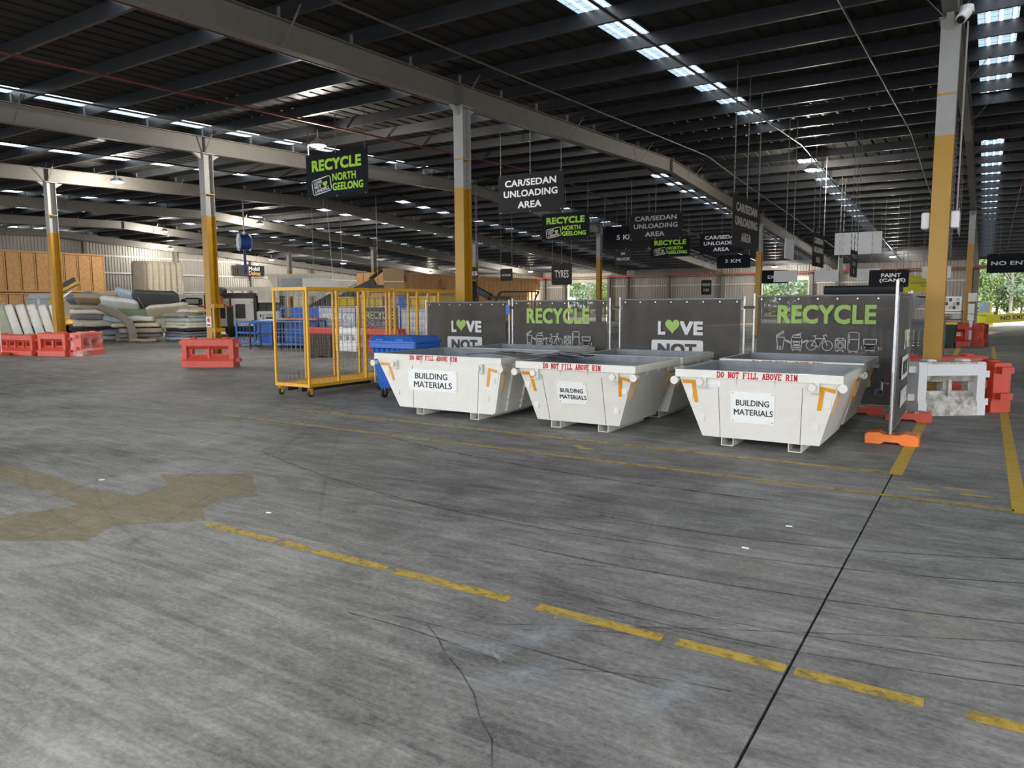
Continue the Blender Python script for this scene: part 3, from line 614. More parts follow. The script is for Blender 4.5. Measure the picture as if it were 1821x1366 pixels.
# ------------------------------------------------------------------ pipes
def pipe(name, lab, pts, r, m):
    o = MB().path(pts, r, 7).obj(name, m, None, smooth=True); tag(o, lab, 'pipe'); return o
def runy(x, ya, yb, dz): return [(x, y, purlin_z(y) - dz) for y in sorted([ya, yb] + [q for q in (6, 13.6, 26.4, 32.5, 40, 53.2) if ya < q < yb])]
pipe('sprinkler_pipe', 'dull red sprinkler pipe running under the purlins beside the nearest dark beam', runy(-11.15, -2, 62, .05), .03, M_pipe)
pipe('sprinkler_pipe', 'thin dark pipe crossing the roof left of the nearest beam, over the hanging lamp', runy(-15.12, -2, 62, .05), .028, M_pipe)
pipe('conduit_run', 'long thin conduit under the roof between the bright skylight and right column', runy(-2.2, -2, 62, .04), .022, M_pipes)
pipe('conduit_run', 'thin conduit under the roof just right of the nearest dark beam', runy(-8.6, -2, 62, .04), .022, M_pipes)
pipe('conduit_run', 'black conduit run alongside the bright skylight strip in the middle', runy(-5.40, -2, 62, .04), .024, M_dark)
pipe('conduit_run', 'black conduit run alongside the skylight strip over the white left beam', runy(-17.65, -2, 62, .04), .024, M_dark)
pipe('conduit_run', 'black conduit run alongside the second skylight strip from the left', runy(-23.8, -2, 62, .04), .024, M_dark)
pipe('conduit_run', 'pinkish conduit sagging down right of the skylight over the walkway', [(1.0, 20, purlin_z(20) - .03), (1.0, 26, purlin_z(26) - .03), (.98, 32, purlin_z(32) - .05), (.85, 40, 5.3), (.8, 45, 4.3)], .02, M_pipe)
pipe('fire_pipe', 'red fire pipe running level across the far end under the roof', [(-40, 62.2, 4.12), (-20, 62.2, 4.12), (12, 62.2, 4.12)], .05, mat('fire_pipe_red', (.55, .06, .04), .5))
# ------------------------------------------------------------------ skip bins
def skip(label, yf, yb, base, rim, rimy, zr=.93, plate=None, seams=True, ribs=False, warn=True, back=False):
    """open tapered steel skip; base=(x0,x1) rim=(x0,x1) rimy=(front,back)"""
    cx = (base[0] + base[1]) / 2; t = thing('skip_bin', label, 'skip bin', (cx, yf, 0), 0, 'white skip bins')
    b0, b1, r0, r1 = base[0] - cx, base[1] - cx, rim[0] - cx, rim[1] - cx
    y0, y1, q0, q1 = 0, yb - yf, rimy[0] - yf, rimy[1] - yf; zb = .105; zt = zr - .03; w = .012
    def ring(z, k, ins):
        return [(b0 + (r0 - b0) * k + ins, y0 + (q0 - y0) * k + ins, z), (b1 + (r1 - b1) * k - ins, y0 + (q0 - y0) * k + ins, z), (b1 + (r1 - b1) * k - ins, y1 + (q1 - y1) * k - ins, z), (b0 + (r0 - b0) * k + ins, y1 + (q1 - y1) * k - ins, z)]
    mb = MB(); o0, o1 = ring(zb, 0, 0), ring(zt, 1, 0); i0, i1 = ring(zb + .02, .02, w), ring(zt, 1, w)
    vs = o0 + o1 + i0 + i1
    mb.add(vs, [(3, 2, 1, 0)] + [(j, (j + 1) % 4, 4 + (j + 1) % 4, 4 + j) for j in range(4)])
    mb.add(o1 + i1, [(j, (j + 1) % 4, 4 + (j + 1) % 4, 4 + j) for j in range(4)])
    mb.cur = 1
    mb.add(i0 + i1, [(0, 1, 2, 3)] + [(4 + j, 4 + (j + 1) % 4, (j + 1) % 4, j) for j in range(4)]); mb.cur = 0
    body = mb.obj('body', [M_skip, M_skipin], t)
    # rim frame of rectangular tube
    rw, rh = .055, .095
    O = [(r0 - .02, q0 - .02), (r1 + .02, q0 - .02), (r1 + .02, q1 + .02), (r0 - .02, q1 + .02)]; I = [(r0 + rw - .02, q0 + rw - .02), (r1 - rw + .02, q0 + rw - .02), (r1 - rw + .02, q1 - rw + .02), (r0 + rw - .02, q1 - rw + .02)]
    mb = MB(); z0, z1 = zr - rh, zr
    for j in range(4):
        k = (j + 1) % 4
        mb.add([(*O[j], z0), (*O[k], z0), (*I[k], z0), (*I[j], z0), (*O[j], z1), (*O[k], z1), (*I[k], z1), (*I[j], z1)], [(0, 1, 5, 4), (4, 5, 6, 7), (0, 3, 2, 1)]); mb.cur = 1; mb.add([(*I[k], z0), (*I[j], z0), (*I[j], z1), (*I[k], z1)], [(0, 1, 2, 3)]); mb.cur = 0
    mb.obj('rim', [M_skip, M_skipin], t)
    def at(u, z, out=.0):     # point on the front face: u = 0..1 across
        k = (z - zb) / (zt - zb); xl = b0 + (r0 - b0) * k; xr = b1 + (r1 - b1) * k
        return (xl + (xr - xl) * u, y0 + (q0 - y0) * k - out, z)
    # forklift feet
    for u in (.22, .80):
        fx = b0 + (b1 - b0) * u; mb = MB(); hw = .075
        for x0, x1, z0, z1 in ((fx - hw, fx + hw, 0, .008), (fx - hw, fx + hw, .097, .105), (fx - hw, fx - hw + .008, .008, .097), (fx + hw - .008, fx + hw, .008, .097)): mb.bb(x0, x1, .03, y1 - .03, z0, z1)
        mb.obj('foot', M_skip, t)
    # lifting lugs near the corners and inboard
    for u, z, r in ((-.03, .795, .050), (.145, .79, .042), (.855, .79, .042), (1.03, .795, .050)):
        p = Vector(at(u, z)); mb = MB(); mb.tube(p + Vector((0, -.075, 0)), p + Vector((0, .02, 0)), r * .8, 12); mb.tube(p + Vector((0, -.09, 0)), p + Vector((0, -.075, 0)), r, 12)
        if 0 < u < 1: mb.box(p + Vector((.045 if u < .5 else .045, -.02, 0)), (.05, .06, .11)); mb.box(p + Vector((.02, -.03, -.075)), (.11, .06, .008))
        mb.obj('lifting_lug', M_skip, t)
    # gussets beneath the rim
    for u in (.38, .62):
        p = at(u, zr - rh); MB().prism([(p[1], p[2]), (p[1] - .02, p[2]), (p[1] + .005, p[2] - .08)], p[0] - .004, p[0] + .004, 'x').obj('gusset', M_skip, t)
    # amber reflective tape, front corners and right hand side
    def tape(pts, wd):
        mb = MB()
        for a, b in zip(pts[:-1], pts[1:]):
            a, b = Vector(a), Vector(b); d = (b - a).normalized(); mb.bar(a, b + d * wd * .45, wd, .003, upv=(0, 1, 0) if abs((b - a).y) < .12 else (1, 0, 0))
        return mb.obj('reflective_tape', M_tape, t)
    def atx(x, z): k = (z - zb) / (zt - zb); return (x, y0 + (q0 - y0) * k - .005, z)
    xl, xr = at(.015, .8)[0], at(.985, .79)[0]
    for x0, s in ((xl, 1), (xr, -1)):
        T = .045; wl = plate == 'wide' and s > 0; x1 = x0 + s * (.20 if wl else .16); zz = .80; x2 = x1 + (.10 if wl else .035) * (1 if s > 0 else -1); zl = .52
        zo = zz - (.03 if s < 0 else 0)
        MB().add([atx(x0, zo), atx(x1, zz), atx(x1 - s * T, zz - T), atx(x0 + s * .01, zo - T), atx(x2, zl), atx(x2 - s * T, zl)], [(0, 1, 2, 3), (1, 4, 5, 2)]).obj('reflective_tape', M_tape, t)
    def side(v, z, out=.004):  # point on the right side, v = 0..1 front to back
        k = (z - zb) / (zt - zb); return (b1 + (r1 - b1) * k + out, (y0 + (q0 - y0) * k) * (1 - v) + (y1 + (q1 - y1) * k) * v, z)
    if not ribs:
        tape([side(.02, .75), side(.12, .75), side(.07, .50)], .03); tape([side(.98, .75), side(.88, .75), side(.93, .50)], .03)
        for v in (.3, .55, .8):
            p = side(v, zr - rh); MB().prism([(p[0] - .01, p[2]), (p[0] + .02, p[2]), (p[0] - .015, p[2] - .07)], p[1] - .004, p[1] + .004, 'y').obj('gusset', M_skip, t)
        for v in (.02, .98):
            p = Vector(side(v, .80)); MB().tube(p + Vector((-.01, 0, 0)), p + Vector((.06, 0, 0)), .032, 10).obj('lifting_lug', M_skip, t)
    else:
        for v in (.03, .22, .48, .74):
            a, b = Vector(side(v, zb + .02)), Vector(side(v, zr - rh)); MB().bar(a, b, .05 if v > .1 else .09, .05, upv=(1, 0, 0)).obj('side_rib', M_skip, t)
        for z in (.20, .30): a, b = Vector(side(.03, z)), Vector(side(.98, z)); MB().bar(a, b, .035, .03).obj('side_rail', M_skip, t)
        tape([side(.06, .74, .03), side(.055, .48, .03)], .03)
    # step plates on the sloping corners
    for u, z in ((.03, .62), (.055, .33), (.965, .60), (.93, .33)):
        p = at(u, z, .006); MB().box(p, (.07 * (1 if back else 1), .012, .085)).obj('corner_patch', M_skip, t)
    if seams:
        for u in (.165, .845): a = at(u, zb + .01, .002); b = (a[0] + (.02 if u > .5 else -.02), at(u, .77, .002)[1], .77); MB().bar(a, b, .004, .004, upv=(0, 1, 0)).obj('panel_seam', M_dark, t)
    if warn: serif_text('DO NOT FILL ABOVE RIM', {'square': .93, 'tall': .87, 'wide': .93}.get(plate, .93), .064, .012).obj('lettering', M_red, t, ((r0 + r1) / 2 + (.02 if plate == 'square' else -.02), q0 - .0205, zr - rh / 2))
    if plate:
        u = .44 if plate == 'wide' else .47; pw, ph = (.96, .33) if plate == 'wide' else ((.455, .33) if plate == 'tall' else (.51, .385)); z = .555 if plate == 'wide' else (.535 if plate == 'tall' else .50)
        p = at(u, z, .006); sp = MB().box((0, 0, 0), (pw, .006, ph)).obj('sign_plate', M_plate, t, p)
        sp.rotation_euler = (math.atan2(-(q0 - y0), zt - zb) * -1 * -1, 0, 0)
        bw, mw, th, up_, dn_ = {'wide': (.64, .75, .095, .065, -.07), 'tall': (.345, .41, .062, .03, -.065), 'square': (.385, .455, .072, .055, -.06)}[plate]
        text('BUILDING', bw, th, M_letblk, sp, (0 if plate != 'wide' else -.02, -.0035, up_), .008)
        text('MATERIALS', mw, th, M_letblk, sp, (.01, -.0035, dn_), .008)
        scr = [(-1, -1), (1, -1), (-1, 1), (1, 1)] + ([(0, 1), (0, -1)] if plate == 'wide' else [])
        for sx, sz in scr: MB().tube((sx * (pw / 2 - .025), -.008, sz * (ph / 2 - .025)), (sx * (pw / 2 - .025), -.002, sz * (ph / 2 - .025)), .009, 8).obj('screw', M_galv, sp)
    return t
s3 = skip('nearest white skip bin at right with a square building materials plate and small compliance tag', 8.88, 10.26, (-2.87, -1.51), (-3.18, -1.29), (8.80, 10.42), .93, 'square')
p = MB().box((0, 0, 0), (.16, .004, .07)).obj('compliance_tag', M_plate, s3, (-.54, -.07, .765))
for r in range(4): MB().box((0, -.003, -.025 + r * .016), (.13 - .02 * (r % 2), .002, .006)).obj('tag_print', M_galv, p)
s2 = skip('middle white skip bin of the front row, black sheet resting on its left rim', 8.97, 10.27, (-5.30, -4.03), (-5.48, -3.72), (8.72, 10.32), .945, 'tall')
s1 = skip('left white skip bin of the front row with the widest plate and ribbed side', 8.96, 10.5, (-7.88, -6.06), (-8.38, -5.93), (8.97, 10.75), .95, 'wide', ribs=True)
skip('rear white skip bin behind the nearest right one, against the fence', 10.62, 11.9, (-2.87, -1.52), (-3.16, -1.30), (10.55, 12.05), .945, None, seams=False, back=True)
skip('rear white skip bin behind the middle one of the front row', 10.55, 11.75, (-5.1, -3.95), (-5.42, -3.70), (10.42, 11.85), .945, None, seams=False, warn=False, back=True)
skip('rear white skip bin behind the left one, next to the blue wheeled bin', 11.0, 12.05, (-7.6, -6.2), (-8.05, -6.02), (10.9, 12.2), .95, None, seams=False, warn=False, back=True)
# black sheet resting across two rims
mb = MB(); n = 10
for i in range(n):
    u0, u1 = i / n, (i + 1) / n
    def P(u, v, dz): return (-6.75 + 1.75 * u + .12 * v, 9.20 + .62 * v + .12 * u, .957 + .028 * math.sin(u * 9 + v) * math.sin(PI * u) + .03 * math.sin(PI * u) + dz)
    mb.loft([[P(u0, 0, 0), P(u0, 1, 0), P(u0, 1, .01), P(u0, 0, .01)], [P(u1, 0, 0), P(u1, 1, 0), P(u1, 1, .01), P(u1, 0, .01)]])
sh = mb.obj('black_sheet', M_black, None); tag(sh, 'thin black plastic sheet with pale streaks lying across the left and middle skip rims', 'sheet')
for k, (u, v, l) in enumerate(((.2, .25, .3), (.35, .6, .25), (.55, .3, .28), (.62, .75, .3), (.8, .5, .22), (.45, .85, .2))):
    pts = [P(u + l * q / 4, v, .0115) for q in range(5)]; m2 = MB()
    for a, b in zip(pts[:-1], pts[1:]): m2.bar(a, b, .02, .002)
    m2.obj('pale_streak', M_white, sh)

# ------------------------------------------------------------------ temporary fence panels with banners
def icons(mb, x, z, s, lw):
    def S(pts, closed=False): stroke(mb, [(x + a * s, z + b * s) for a, b in pts], lw, closed=closed)
    # wheelie bin
    S([(.05, .05), (.0, .62), (.38, .62), (.30, 0), (.12, 0)]); S([(0, .62), (-.02, .72), (.30, .93), (.34, .86), (.02, .66)]); S(arc(.09, .07, .08, n=10)); S([(.2, .06), (.2, .16)])
    # copier
    S(rrect(.72, 1.22, .02, .62, .04), True); S([(.72, .42), (1.22, .42)]); S([(.72, .2), (1.22, .2)]); S([(.72, .11), (1.22, .11)]); S(rrect(.82, 1.12, .26, .38, .02), True); S([(.76, .62), (.8, .74), (1.14, .74), (1.18, .62)]); S([(.86, .74), (1.2, .84)]); S([(.72, .38), (.42, .5), (.42, .44), (.72, .30)]); S([(1.22, .40), (1.5, .50), (1.5, .46), (1.22, .34)]); S([(.78, .02), (.78, -.04), (.84, -.04)]); S([(1.12, -.04), (1.18, -.04), (1.18, .02)])
    # bicycle
    S(arc(1.68, .24, .24, n=16)); S(arc(2.42, .24, .24, n=16)); S([(1.68, .24), (1.88, .58), (2.26, .58), (2.02, .2), (1.68, .24)]); S([(1.82, .72), (2.02, .2)]); S([(1.74, .72), (1.9, .72)]); S([(2.42, .24), (2.22, .74), (2.34, .78), (2.38, .70)]); S(arc(2.02, .2, .06, n=8)); S([(1.88, .58), (2.02, .2)])
    # washing machine
    S(rrect(2.78, 3.24, .02, .62, .04), True); S(arc(3.01, .26, .17, n=14)); S(arc(3.01, .26, .10, n=12)); S([(2.78, .5), (3.24, .5)]); S([(2.84, .56), (2.92, .56)]); S(arc(3.14, .56, .03, n=6)); S([(2.84, .02), (2.84, -.03), (2.9, -.03)]); S([(3.12, -.03), (3.18, -.03), (3.18, .02)])
    # fridge
    S(rrect(3.36, 3.84, .0, .92, .12), True); S([(3.36, .58), (3.84, .58)]); S([(3.42, .66), (3.42, .78)]); S([(3.42, .4), (3.42, .52)]); S([(3.42, 0), (3.42, -.05), (3.5, -.05)]); S([(3.7, -.05), (3.78, -.05), (3.78, 0)])
    # armchair
    S([(4.08, .28), (4.04, .6), (4.62, .6), (4.58, .28)]); S(rrect(4.10, 4.56, .26, .36, .03), True); S(rrect(4.10, 4.56, .14, .26, .03), True); S(rrect(3.96, 4.12, .02, .32, .06), True); S(rrect(4.54, 4.70, .02, .32, .06), True); S([(4.12, .06), (4.54, .06)]); S([(4.12, .14), (4.54, .14)])
def fence(label, x, y, w, zt, rotz=0, kind='love', group='fence panels with dark banners'):
    """panel hung along +x from its root; z measured from the floor"""
    t = thing('temporary_fence', label, 'fence', (x, y, 0), rotz, group); zb = .12
    mb = MB()
    for px in (0, w): mb.tube((px, 0, .02), (px, 0, zt + .14 if kind == 'side' and px == 0 else zt + .03), .019, 8)
    for z in (zb + .03, zt - .02): mb.tube((0, 0, z), (w, 0, z), .016, 8)
    mb.obj('frame', M_galv, t)
    mb = MB(); k = 0
    while .06 + k * .075 < w: mb.bar((.06 + k * .075, .018, zb + .03), (.06 + k * .075, .018, zt - .02), .004); k += 1
    for j in range(1, 12): mb.bar((0, .018, zb + .03 + j * (zt - zb - .05) / 12), (w, .018, zb + .03 + j * (zt - zb - .05) / 12), .004)
    mb.obj('mesh_wires', M_wire, t, kind='stuff')
    b0, b1, h0, h1 = .06, w - .06, zb + .05, zt - .03; nx, nz = 14, 6; mb = MB()
    def Q(i, j): u, v = i / nx, j / nz; return (b0 + (b1 - b0) * u, -.022 - .012 * math.sin(u * 11 + v * 3) * math.sin(v * PI) , h0 + (h1 - h0) * v - .012 * (1 - abs(math.sin(u * PI * 6))) * (v == 1))
    mb.add([Q(i, j) for j in range(nz + 1) for i in range(nx + 1)], [(j * (nx + 1) + i, j * (nx + 1) + i + 1, (j + 1) * (nx + 1) + i + 1, (j + 1) * (nx + 1) + i) for j in range(nz) for i in range(nx)])
    ban = mb.obj('banner', M_banner, t, smooth=True); yy = -.042
    mb = MB()
    for i in range(8): mb.tube((b0 + .06 + i * (b1 - b0 - .12) / 7, yy + .01, h1 - .035), (b0 + .06 + i * (b1 - b0 - .12) / 7, yy + .006, h1 - .035), .014, 8)
    mb.obj('eyelets', M_galv, ban, kind='stuff')
    c = w / 2; sc = w / 2.3
    if kind == 'love':
        z1 = zt - .52
        text('L', .14 * sc, .24, M_bannerw, ban, (c - .31 * sc, yy, z1), .045); h = MB(); heart(h, c - .11 * sc, z1 + .02, .27 * sc); h.obj('heart', M_greenb, ban, (0, yy, 0)); text('VE', .42 * sc, .24, M_bannerw, ban, (c + .24 * sc, yy, z1), .045)
        z2 = zt - .90; MB().prism(rrect(c - .50 * sc, c + .46 * sc, z2 - .17, z2 + .17, .04), yy - .002, yy + .002, 'y').obj('white_panel', M_bannerw, ban)
        text('NOT', .72 * sc, .22, M_bannerdk, ban, (c - .02, yy - .003, z2), .045)
        text('LANDFILL', 1.0 * sc, .22, M_bannerw, ban, (c - .02, yy, z2 - .36), .03)
    elif kind == 'recycle':
        text('RECYCLE', 1.48 * sc, .30, M_greenb, ban, (c - .02, yy, zt - .31), .034)
        ic = MB(); icons(ic, c - .76 * sc, zt - .88, .325 * sc, .011); ic.obj('icon_row', M_bannerl, ban, (0, yy, 0), kind='stuff')
        text('NORTH', .64 * sc, .21, M_greenb, ban, (c + .14 * sc, yy, zt - 1.07), .02); text('GEELONG', .86 * sc, .21, M_greenb, ban, (c + .25 * sc, yy, zt - 1.32), .02)
        lb = MB(); stroke(lb, [(a * sc, b) for a, b in rrect(-.78, -.22, -.27, .13, .06)], .022, closed=True); o = lb.obj('logo_outline', M_bannerl, ban, (c, yy, zt - 1.12)); o.rotation_euler = (0, -.12, 0)
        for i, wd in enumerate(('LOVE', 'NOT', 'LANDFILL')): text(wd, (.3, .24, .44)[i] * sc, .09, M_bannerw, ban, (c + (-.60, -.60, -.50)[i] * sc, yy, zt - 1.05 - .12 * i), .02, tilt=-.12)
        n = MB(); q = c + .80 * sc; stroke(n, arc(q, zt - 1.50, .045, n=14), .026); stroke(n, [(q + .045, zt - 1.50), (q + .045, zt - 1.29)], .026); stroke(n, arc(q + .115, zt - 1.29, .07, PI, 1.55 * PI, 6), .026); n.obj('music_note_mark', M_bannerw, ban, (0, yy, 0))
    elif kind == 'side':
        text('L', .12, .24, M_bannerw, ban, (c - .24, yy, zt - .62), .03); h = MB(); heart(h, c - .06, zt - .60, .24); h.obj('heart', M_greenb, ban, (0, yy, 0)); text('VE', .36, .24, M_bannerw, ban, (c + .23, yy, zt - .62), .03)
        MB().prism(rrect(c - .42, c + .42, zt - 1.14, zt - .84, .04), yy - .002, yy + .002, 'y').obj('white_panel', M_bannerw, ban); text('NOT', .62, .19, M_bannerdk, ban, (c, yy - .003, zt - .99), .03)
        text('LANDFILL', .95, .22, M_bannerw, ban, (c, yy, zt - 1.38), .03)
    return t
FYR = 12.52
fence('fence panel with green recycle banner nearest the large right column', -3.22, FYR, 2.26, 1.86, 0, 'recycle')
fence('fence panel with love-heart banner second from the right', -5.64, FYR, 2.26, 1.82, 0, 'love')
fence('fence panel with green recycle banner behind the middle skip bins', -7.98, FYR, 2.14, 1.81, 0, 'recycle')
fence('fence panel with love-heart banner at the left end beside the blue bin', -10.2, FYR, 2.14, 1.79, 0, 'love')
fence('short side-on fence panel standing in the orange foot at right', -.9, 10.06, 2.1, 1.87, PI / 2, 'side')
for i, x in enumerate((-3.30, -5.73, -8.01)):
    o = MB(); o.bb(-.09, .09, -.03, .03, -.025, .025); o.tube((0, -.045, 0), (0, .045, 0), .012, 6); o = o.obj('fence_clamp', M_dark, None, (x, FYR, 1.66))
    tag(o, ('steel clamp joining the two right fence panels', 'steel clamp joining the two middle fence panels', 'steel clamp joining the two left fence panels')[i], 'clamp', 'fence clamps')
b = MB().bb(-.045, .045, -.004, .004, -.09, .09).obj('blue_tag', M_blue, None, (-8.06, FYR - .05, 1.62)); tag(b, 'small blue tag tied between the two left fence panels', 'tag')
def foot(label, x, y, rz, m):
    t = thing('fence_weight', label, 'fence foot', (x, y, 0), rz, 'fence feet')
    prof = [(-.30, 0), (-.30, .10), (-.27, .13), (-.14, .145), (-.08, .12), (.08, .12), (.14, .145), (.27, .13), (.30, .10), (.30, 0), (.12, 0), (.08, .03), (-.08, .03), (-.12, 0)]
    hl = [(u * .985, -.115, v) for u, v in prof]; mb = MB()
    mb.loft([[(u, -.125, v) for u, v in hl2] for hl2 in ()] or [[(u * .97, -.125, v * .97) for u, v in prof], [(u, -.105, v) for u, v in prof], [(u, .105, v) for u, v in prof], [(u * .97, .125, v * .97) for u, v in prof]])
    mb.obj('foot_block', m, t)
    for px in (-.05, .05): MB().tube((px, 0, .115), (px, 0, .124), .024, 10).obj('post_socket', M_black, t)
    return t
foot('orange plastic fence foot on the yellow corner line', -.88, 10.12, 0, M_orange)
foot('red plastic fence foot under the back end of the side panel', -.86, 12.22, 0, M_redpl)
foot('red plastic fence foot behind the right rear skip bin', -1.55, 12.62, 0, M_redpl)
for x, l in ((-3.31, 'red plastic fence foot between the two right banners'), (-5.73, 'red plastic fence foot between the two middle banners'), (-8.02, 'red plastic fence foot between the two left banners')): foot(l, x, FYR, PI / 2, M_redpl2)

# ------------------------------------------------------------------ water filled barriers
def barrier(label, x, y, rz, m, L=1.1, H=.80, slots=2, group='red water filled barriers', name='water_barrier', depth=1.0, m2=None):
    t = thing(name, label, 'barrier', (x, y, 0), rz, group); mb = MB(); h = L / 2; e = .13; k = H / .8
    endp = [(-.235, 0), (.235, 0), (.235, .17), (.20, .24), (.205, .76), (.18, .80), (-.18, .80), (-.205, .76), (-.20, .24), (-.235, .17)]
    for a, b in ((-h, -h + e), (h - e, h)): mb.prism([(u, v * k) for u, v in endp], a, b, 'x')
    lo = [(-.235, 0), (.235, 0), (.235, .17), (.10, .32), (.085, .36), (-.085, .36), (-.10, .32), (-.235, .17)]
    hi = [(-.085, .50), (.085, .50), (.205, .61), (.205, .76), (.18, .80), (-.18, .80), (-.205, .76), (-.205, .61)]
    mb.cur = 1 if m2 else 0; mb.prism([(u, v * k) for u, v in lo], -h + e, h - e, 'x'); mb.prism([(u, v * k) for u, v in hi], -h + e, h - e, 'x')
    n = slots; W = L - 2 * e; sw = W / n * .64; xx = -h + e
    gaps = [(-h + e + W * (i + .5) / n - sw / 2, -h + e + W * (i + .5) / n + sw / 2) for i in range(n)]
    for a, b in gaps: mb.bb(xx, a, -.085, .085, .36 * k, .50 * k); xx = b
    mb.bb(xx, h - e, -.085, .085, .36 * k, .50 * k)
    for i in range(1, n): c = -h + e + W * i / n; mb.prism([(-.16, .22 * k), (.16, .22 * k), (.15, .54 * k), (-.15, .54 * k)], c - .025, c + .025, 'x')
    mb.cur = 0; mb.bb(-h + .13, h - .13, -.207, .207, .60 * k, .77 * k)
    mb.v = [(a, b * depth, c) for a, b, c in mb.v]
    mb.obj('shell', [m, m2] if m2 else m, t)
    for s in (-1, 1):
        for z in ((.56, .14) if s > 0 else (.64, .22)): MB().bb(*sorted((s * (h - .02), s * (h + .12))), -.10, .10, z * k, (z + .10) * k).obj('interlock_lug', m, t)
        MB().cbox((s * (h - .26), 0, .815 * k), (.16, .2, .05), .02).obj('filler_cap', m, t)
    return t
barrier('dirty white water-filled barrier in front of the large right column', -.465, 13.21, .62, M_whitecl, 1.06, .82, 2, 'white water filled barriers', depth=.9, m2=M_whitepl)
barrier('red barrier directly behind the dirty white one at right', -.62, 14.45, .62, M_redpl, 1.5, .82)
barrier('red barrier wrapping the right side of the large column base', .13, 14.05, 2.2, M_redpl2, .55, .78, 1, depth=.7)
barrier('red barrier standing alone in front of the guarded yellow column', -18.43, 12.98, .56, M_redpl, 1.45, .80)
barrier('red barrier at the corner left of the leftmost column, front face toward the camera', -27.2, 13.1, .25, M_redpl, 1.25, .80)
barrier('faded red and white barrier at the corner right of the leftmost column', -26.65, 13.85, 2.05, M_redfade, 1.2, .80)
barrier('long red barrier running left from the leftmost column', -29.1, 12.75, .08, M_redpl, 2.3, .72, 4)
barrier('long red barrier at the far left edge', -31.6, 12.75, -.02, M_redpl2, 2.3, .72, 4)
barrier('far red barrier left of the second right column', -.95, 33.2, .3, M_redpl2, .9, .9)
barrier('far red barrier seen end-on right of the second right column', -.1, 33.9, PI / 2 - .15, M_redpl2, 1.0, .85)
barrier('red and white barrier behind the left bay of the yellow cage', -21.4, 20.1, 0, M_redpl2, 1.75, .85, 3)
barrier('white barrier seen through the middle bay of the yellow cage', -20.0, 20.0, 0, M_white, 1.2, .86, 3, 'white water filled barriers')
barrier('red barrier seen between the yellow cage and blue bin', -18.35, 20.1, 0, M_redpl2, 1.7, .85, 3)

# ------------------------------------------------------------------ hanging signs
def chain(mb, x, y, z0, z1, r=.011, step=.055):
    z = z0; i = 0
    while z < z1:
        a, b = z, min(z + step * 1.25, z1)
        if i % 2: mb.bar((x, y, a), (x, y, b), r * 2.4, r * .8, upv=(0, 1, 0))
        else: mb.bar((x, y, a), (x, y, b), r * .8, r * 2.4, upv=(0, 1, 0))
        z += step; i += 1
def sign(label, face, pos, a0, a1, z0, z1, m, items=(), chains=(.04, .5, .96), group='hanging signs', logo=False, step=.055, thick=.012, cr=.011):
    cr = min(cr, .0105)
    w, h = a1 - a0, z1 - z0; c = (a0 + a1) / 2; zc = (z0 + z1) / 2
    loc = (c, pos, zc) if face == 'y' else (pos, c, zc); rz = 0 if face == 'y' else PI / 2
    t = thing('hanging_sign', label, 'sign', loc, rz, group)
    MB().box((0, 0, 0), (w, thick, h)).obj('panel', m, t); yy = -thick / 2 - .0005
    for u in chains:
        px = (u - .5) * w; wy = pos if face == 'y' else c + px
        q = [p for p in PY]; zt = roof_z(wy) - .004 - zc
        mb = MB(); chain(mb, px, 0, h / 2 - .04, zt, cr, step); mb.obj('chain', M_chain, t)
    for u in chains:
        for s in (-1, 1): MB().tube(((u - .5) * w, yy - .004, s * (h / 2 - .04)), ((u - .5) * w, yy + .004, s * (h / 2 - .04)), .014, 6).obj('bolt', M_galv, t)
    for it in items:
        b, cx, cz, tw, th, mm, bold = it; text(b, tw * w, th * h, mm, t, (cx * w, yy, cz * h), bold)
    if logo:
        lb = MB(); stroke(lb, rrect(-.155 * w, .155 * w, -.16 * h, .16 * h, .03 * w), .012 * w, closed=True)
        o = lb.obj('logo_outline', M_lettw, t, (-.245 * w, yy, -.21 * h)); o.rotation_euler = (0, -.16, 0)
        for i, wd in enumerate(('LOVE', 'NOT', 'LANDFILL')): text(wd, (.13, .11, .24)[i] * w, .075 * h, M_lettw, o, ((-.055, -.065, .0)[i] * w, 0, (.09 - .09 * i) * h), .03)
        hb = MB(); heart(hb, .06 * w, .0, .075 * w); hb.obj('heart', M_green, o)
    return t
def recycle_items(): return [('RECYCLE', 0, .23, .80, .25, M_green, .04), ('NORTH', .125, -.06, .38, .165, M_green, .03), ('GEELONG', .18, -.27, .49, .165, M_green, .03)]
def sedan_items(m=M_lettw): return [('CAR/SEDAN', .0, .27, .78, .17, m, .022), ('UNLOADING', 0, 0, .82, .17, m, .022), ('AREA', -.01, -.29, .36, .17, m, .022)]
sign('nearest green recycle sign on a black board left of the middle column', 'y', 14.7, -16.17, -13.85, 4.64, 5.87, M_signblk, recycle_items(), logo=True)
sign('nearest black car/sedan unloading area sign facing the camera', 'y', 19.5, -12.93, -10.62, 4.485, 5.66, M_signblk, sedan_items())
sign('second green recycle sign, below the nearest car/sedan sign', 'y', 29.2, -17.02, -14.63, 4.525, 5.71, M_signblk, recycle_items(), logo=True, step=.12, cr=.016)
sign('black five kilometre sign overlapped by the second car/sedan sign', 'y', 32, -15.34, -12.95, 4.2, 5.28, M_signblk, [('5 KM', -.02, .02, .36, .21, M_lettw, .02)], step=.14, cr=.016)
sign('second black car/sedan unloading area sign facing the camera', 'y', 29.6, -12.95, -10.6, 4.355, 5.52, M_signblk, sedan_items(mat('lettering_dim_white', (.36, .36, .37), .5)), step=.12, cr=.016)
sign('farthest and smallest green recycle sign', 'y', 38, -15.38, -13.17, 4.155, 5.2, M_signblk, recycle_items(), logo=True, step=.16, cr=.018)
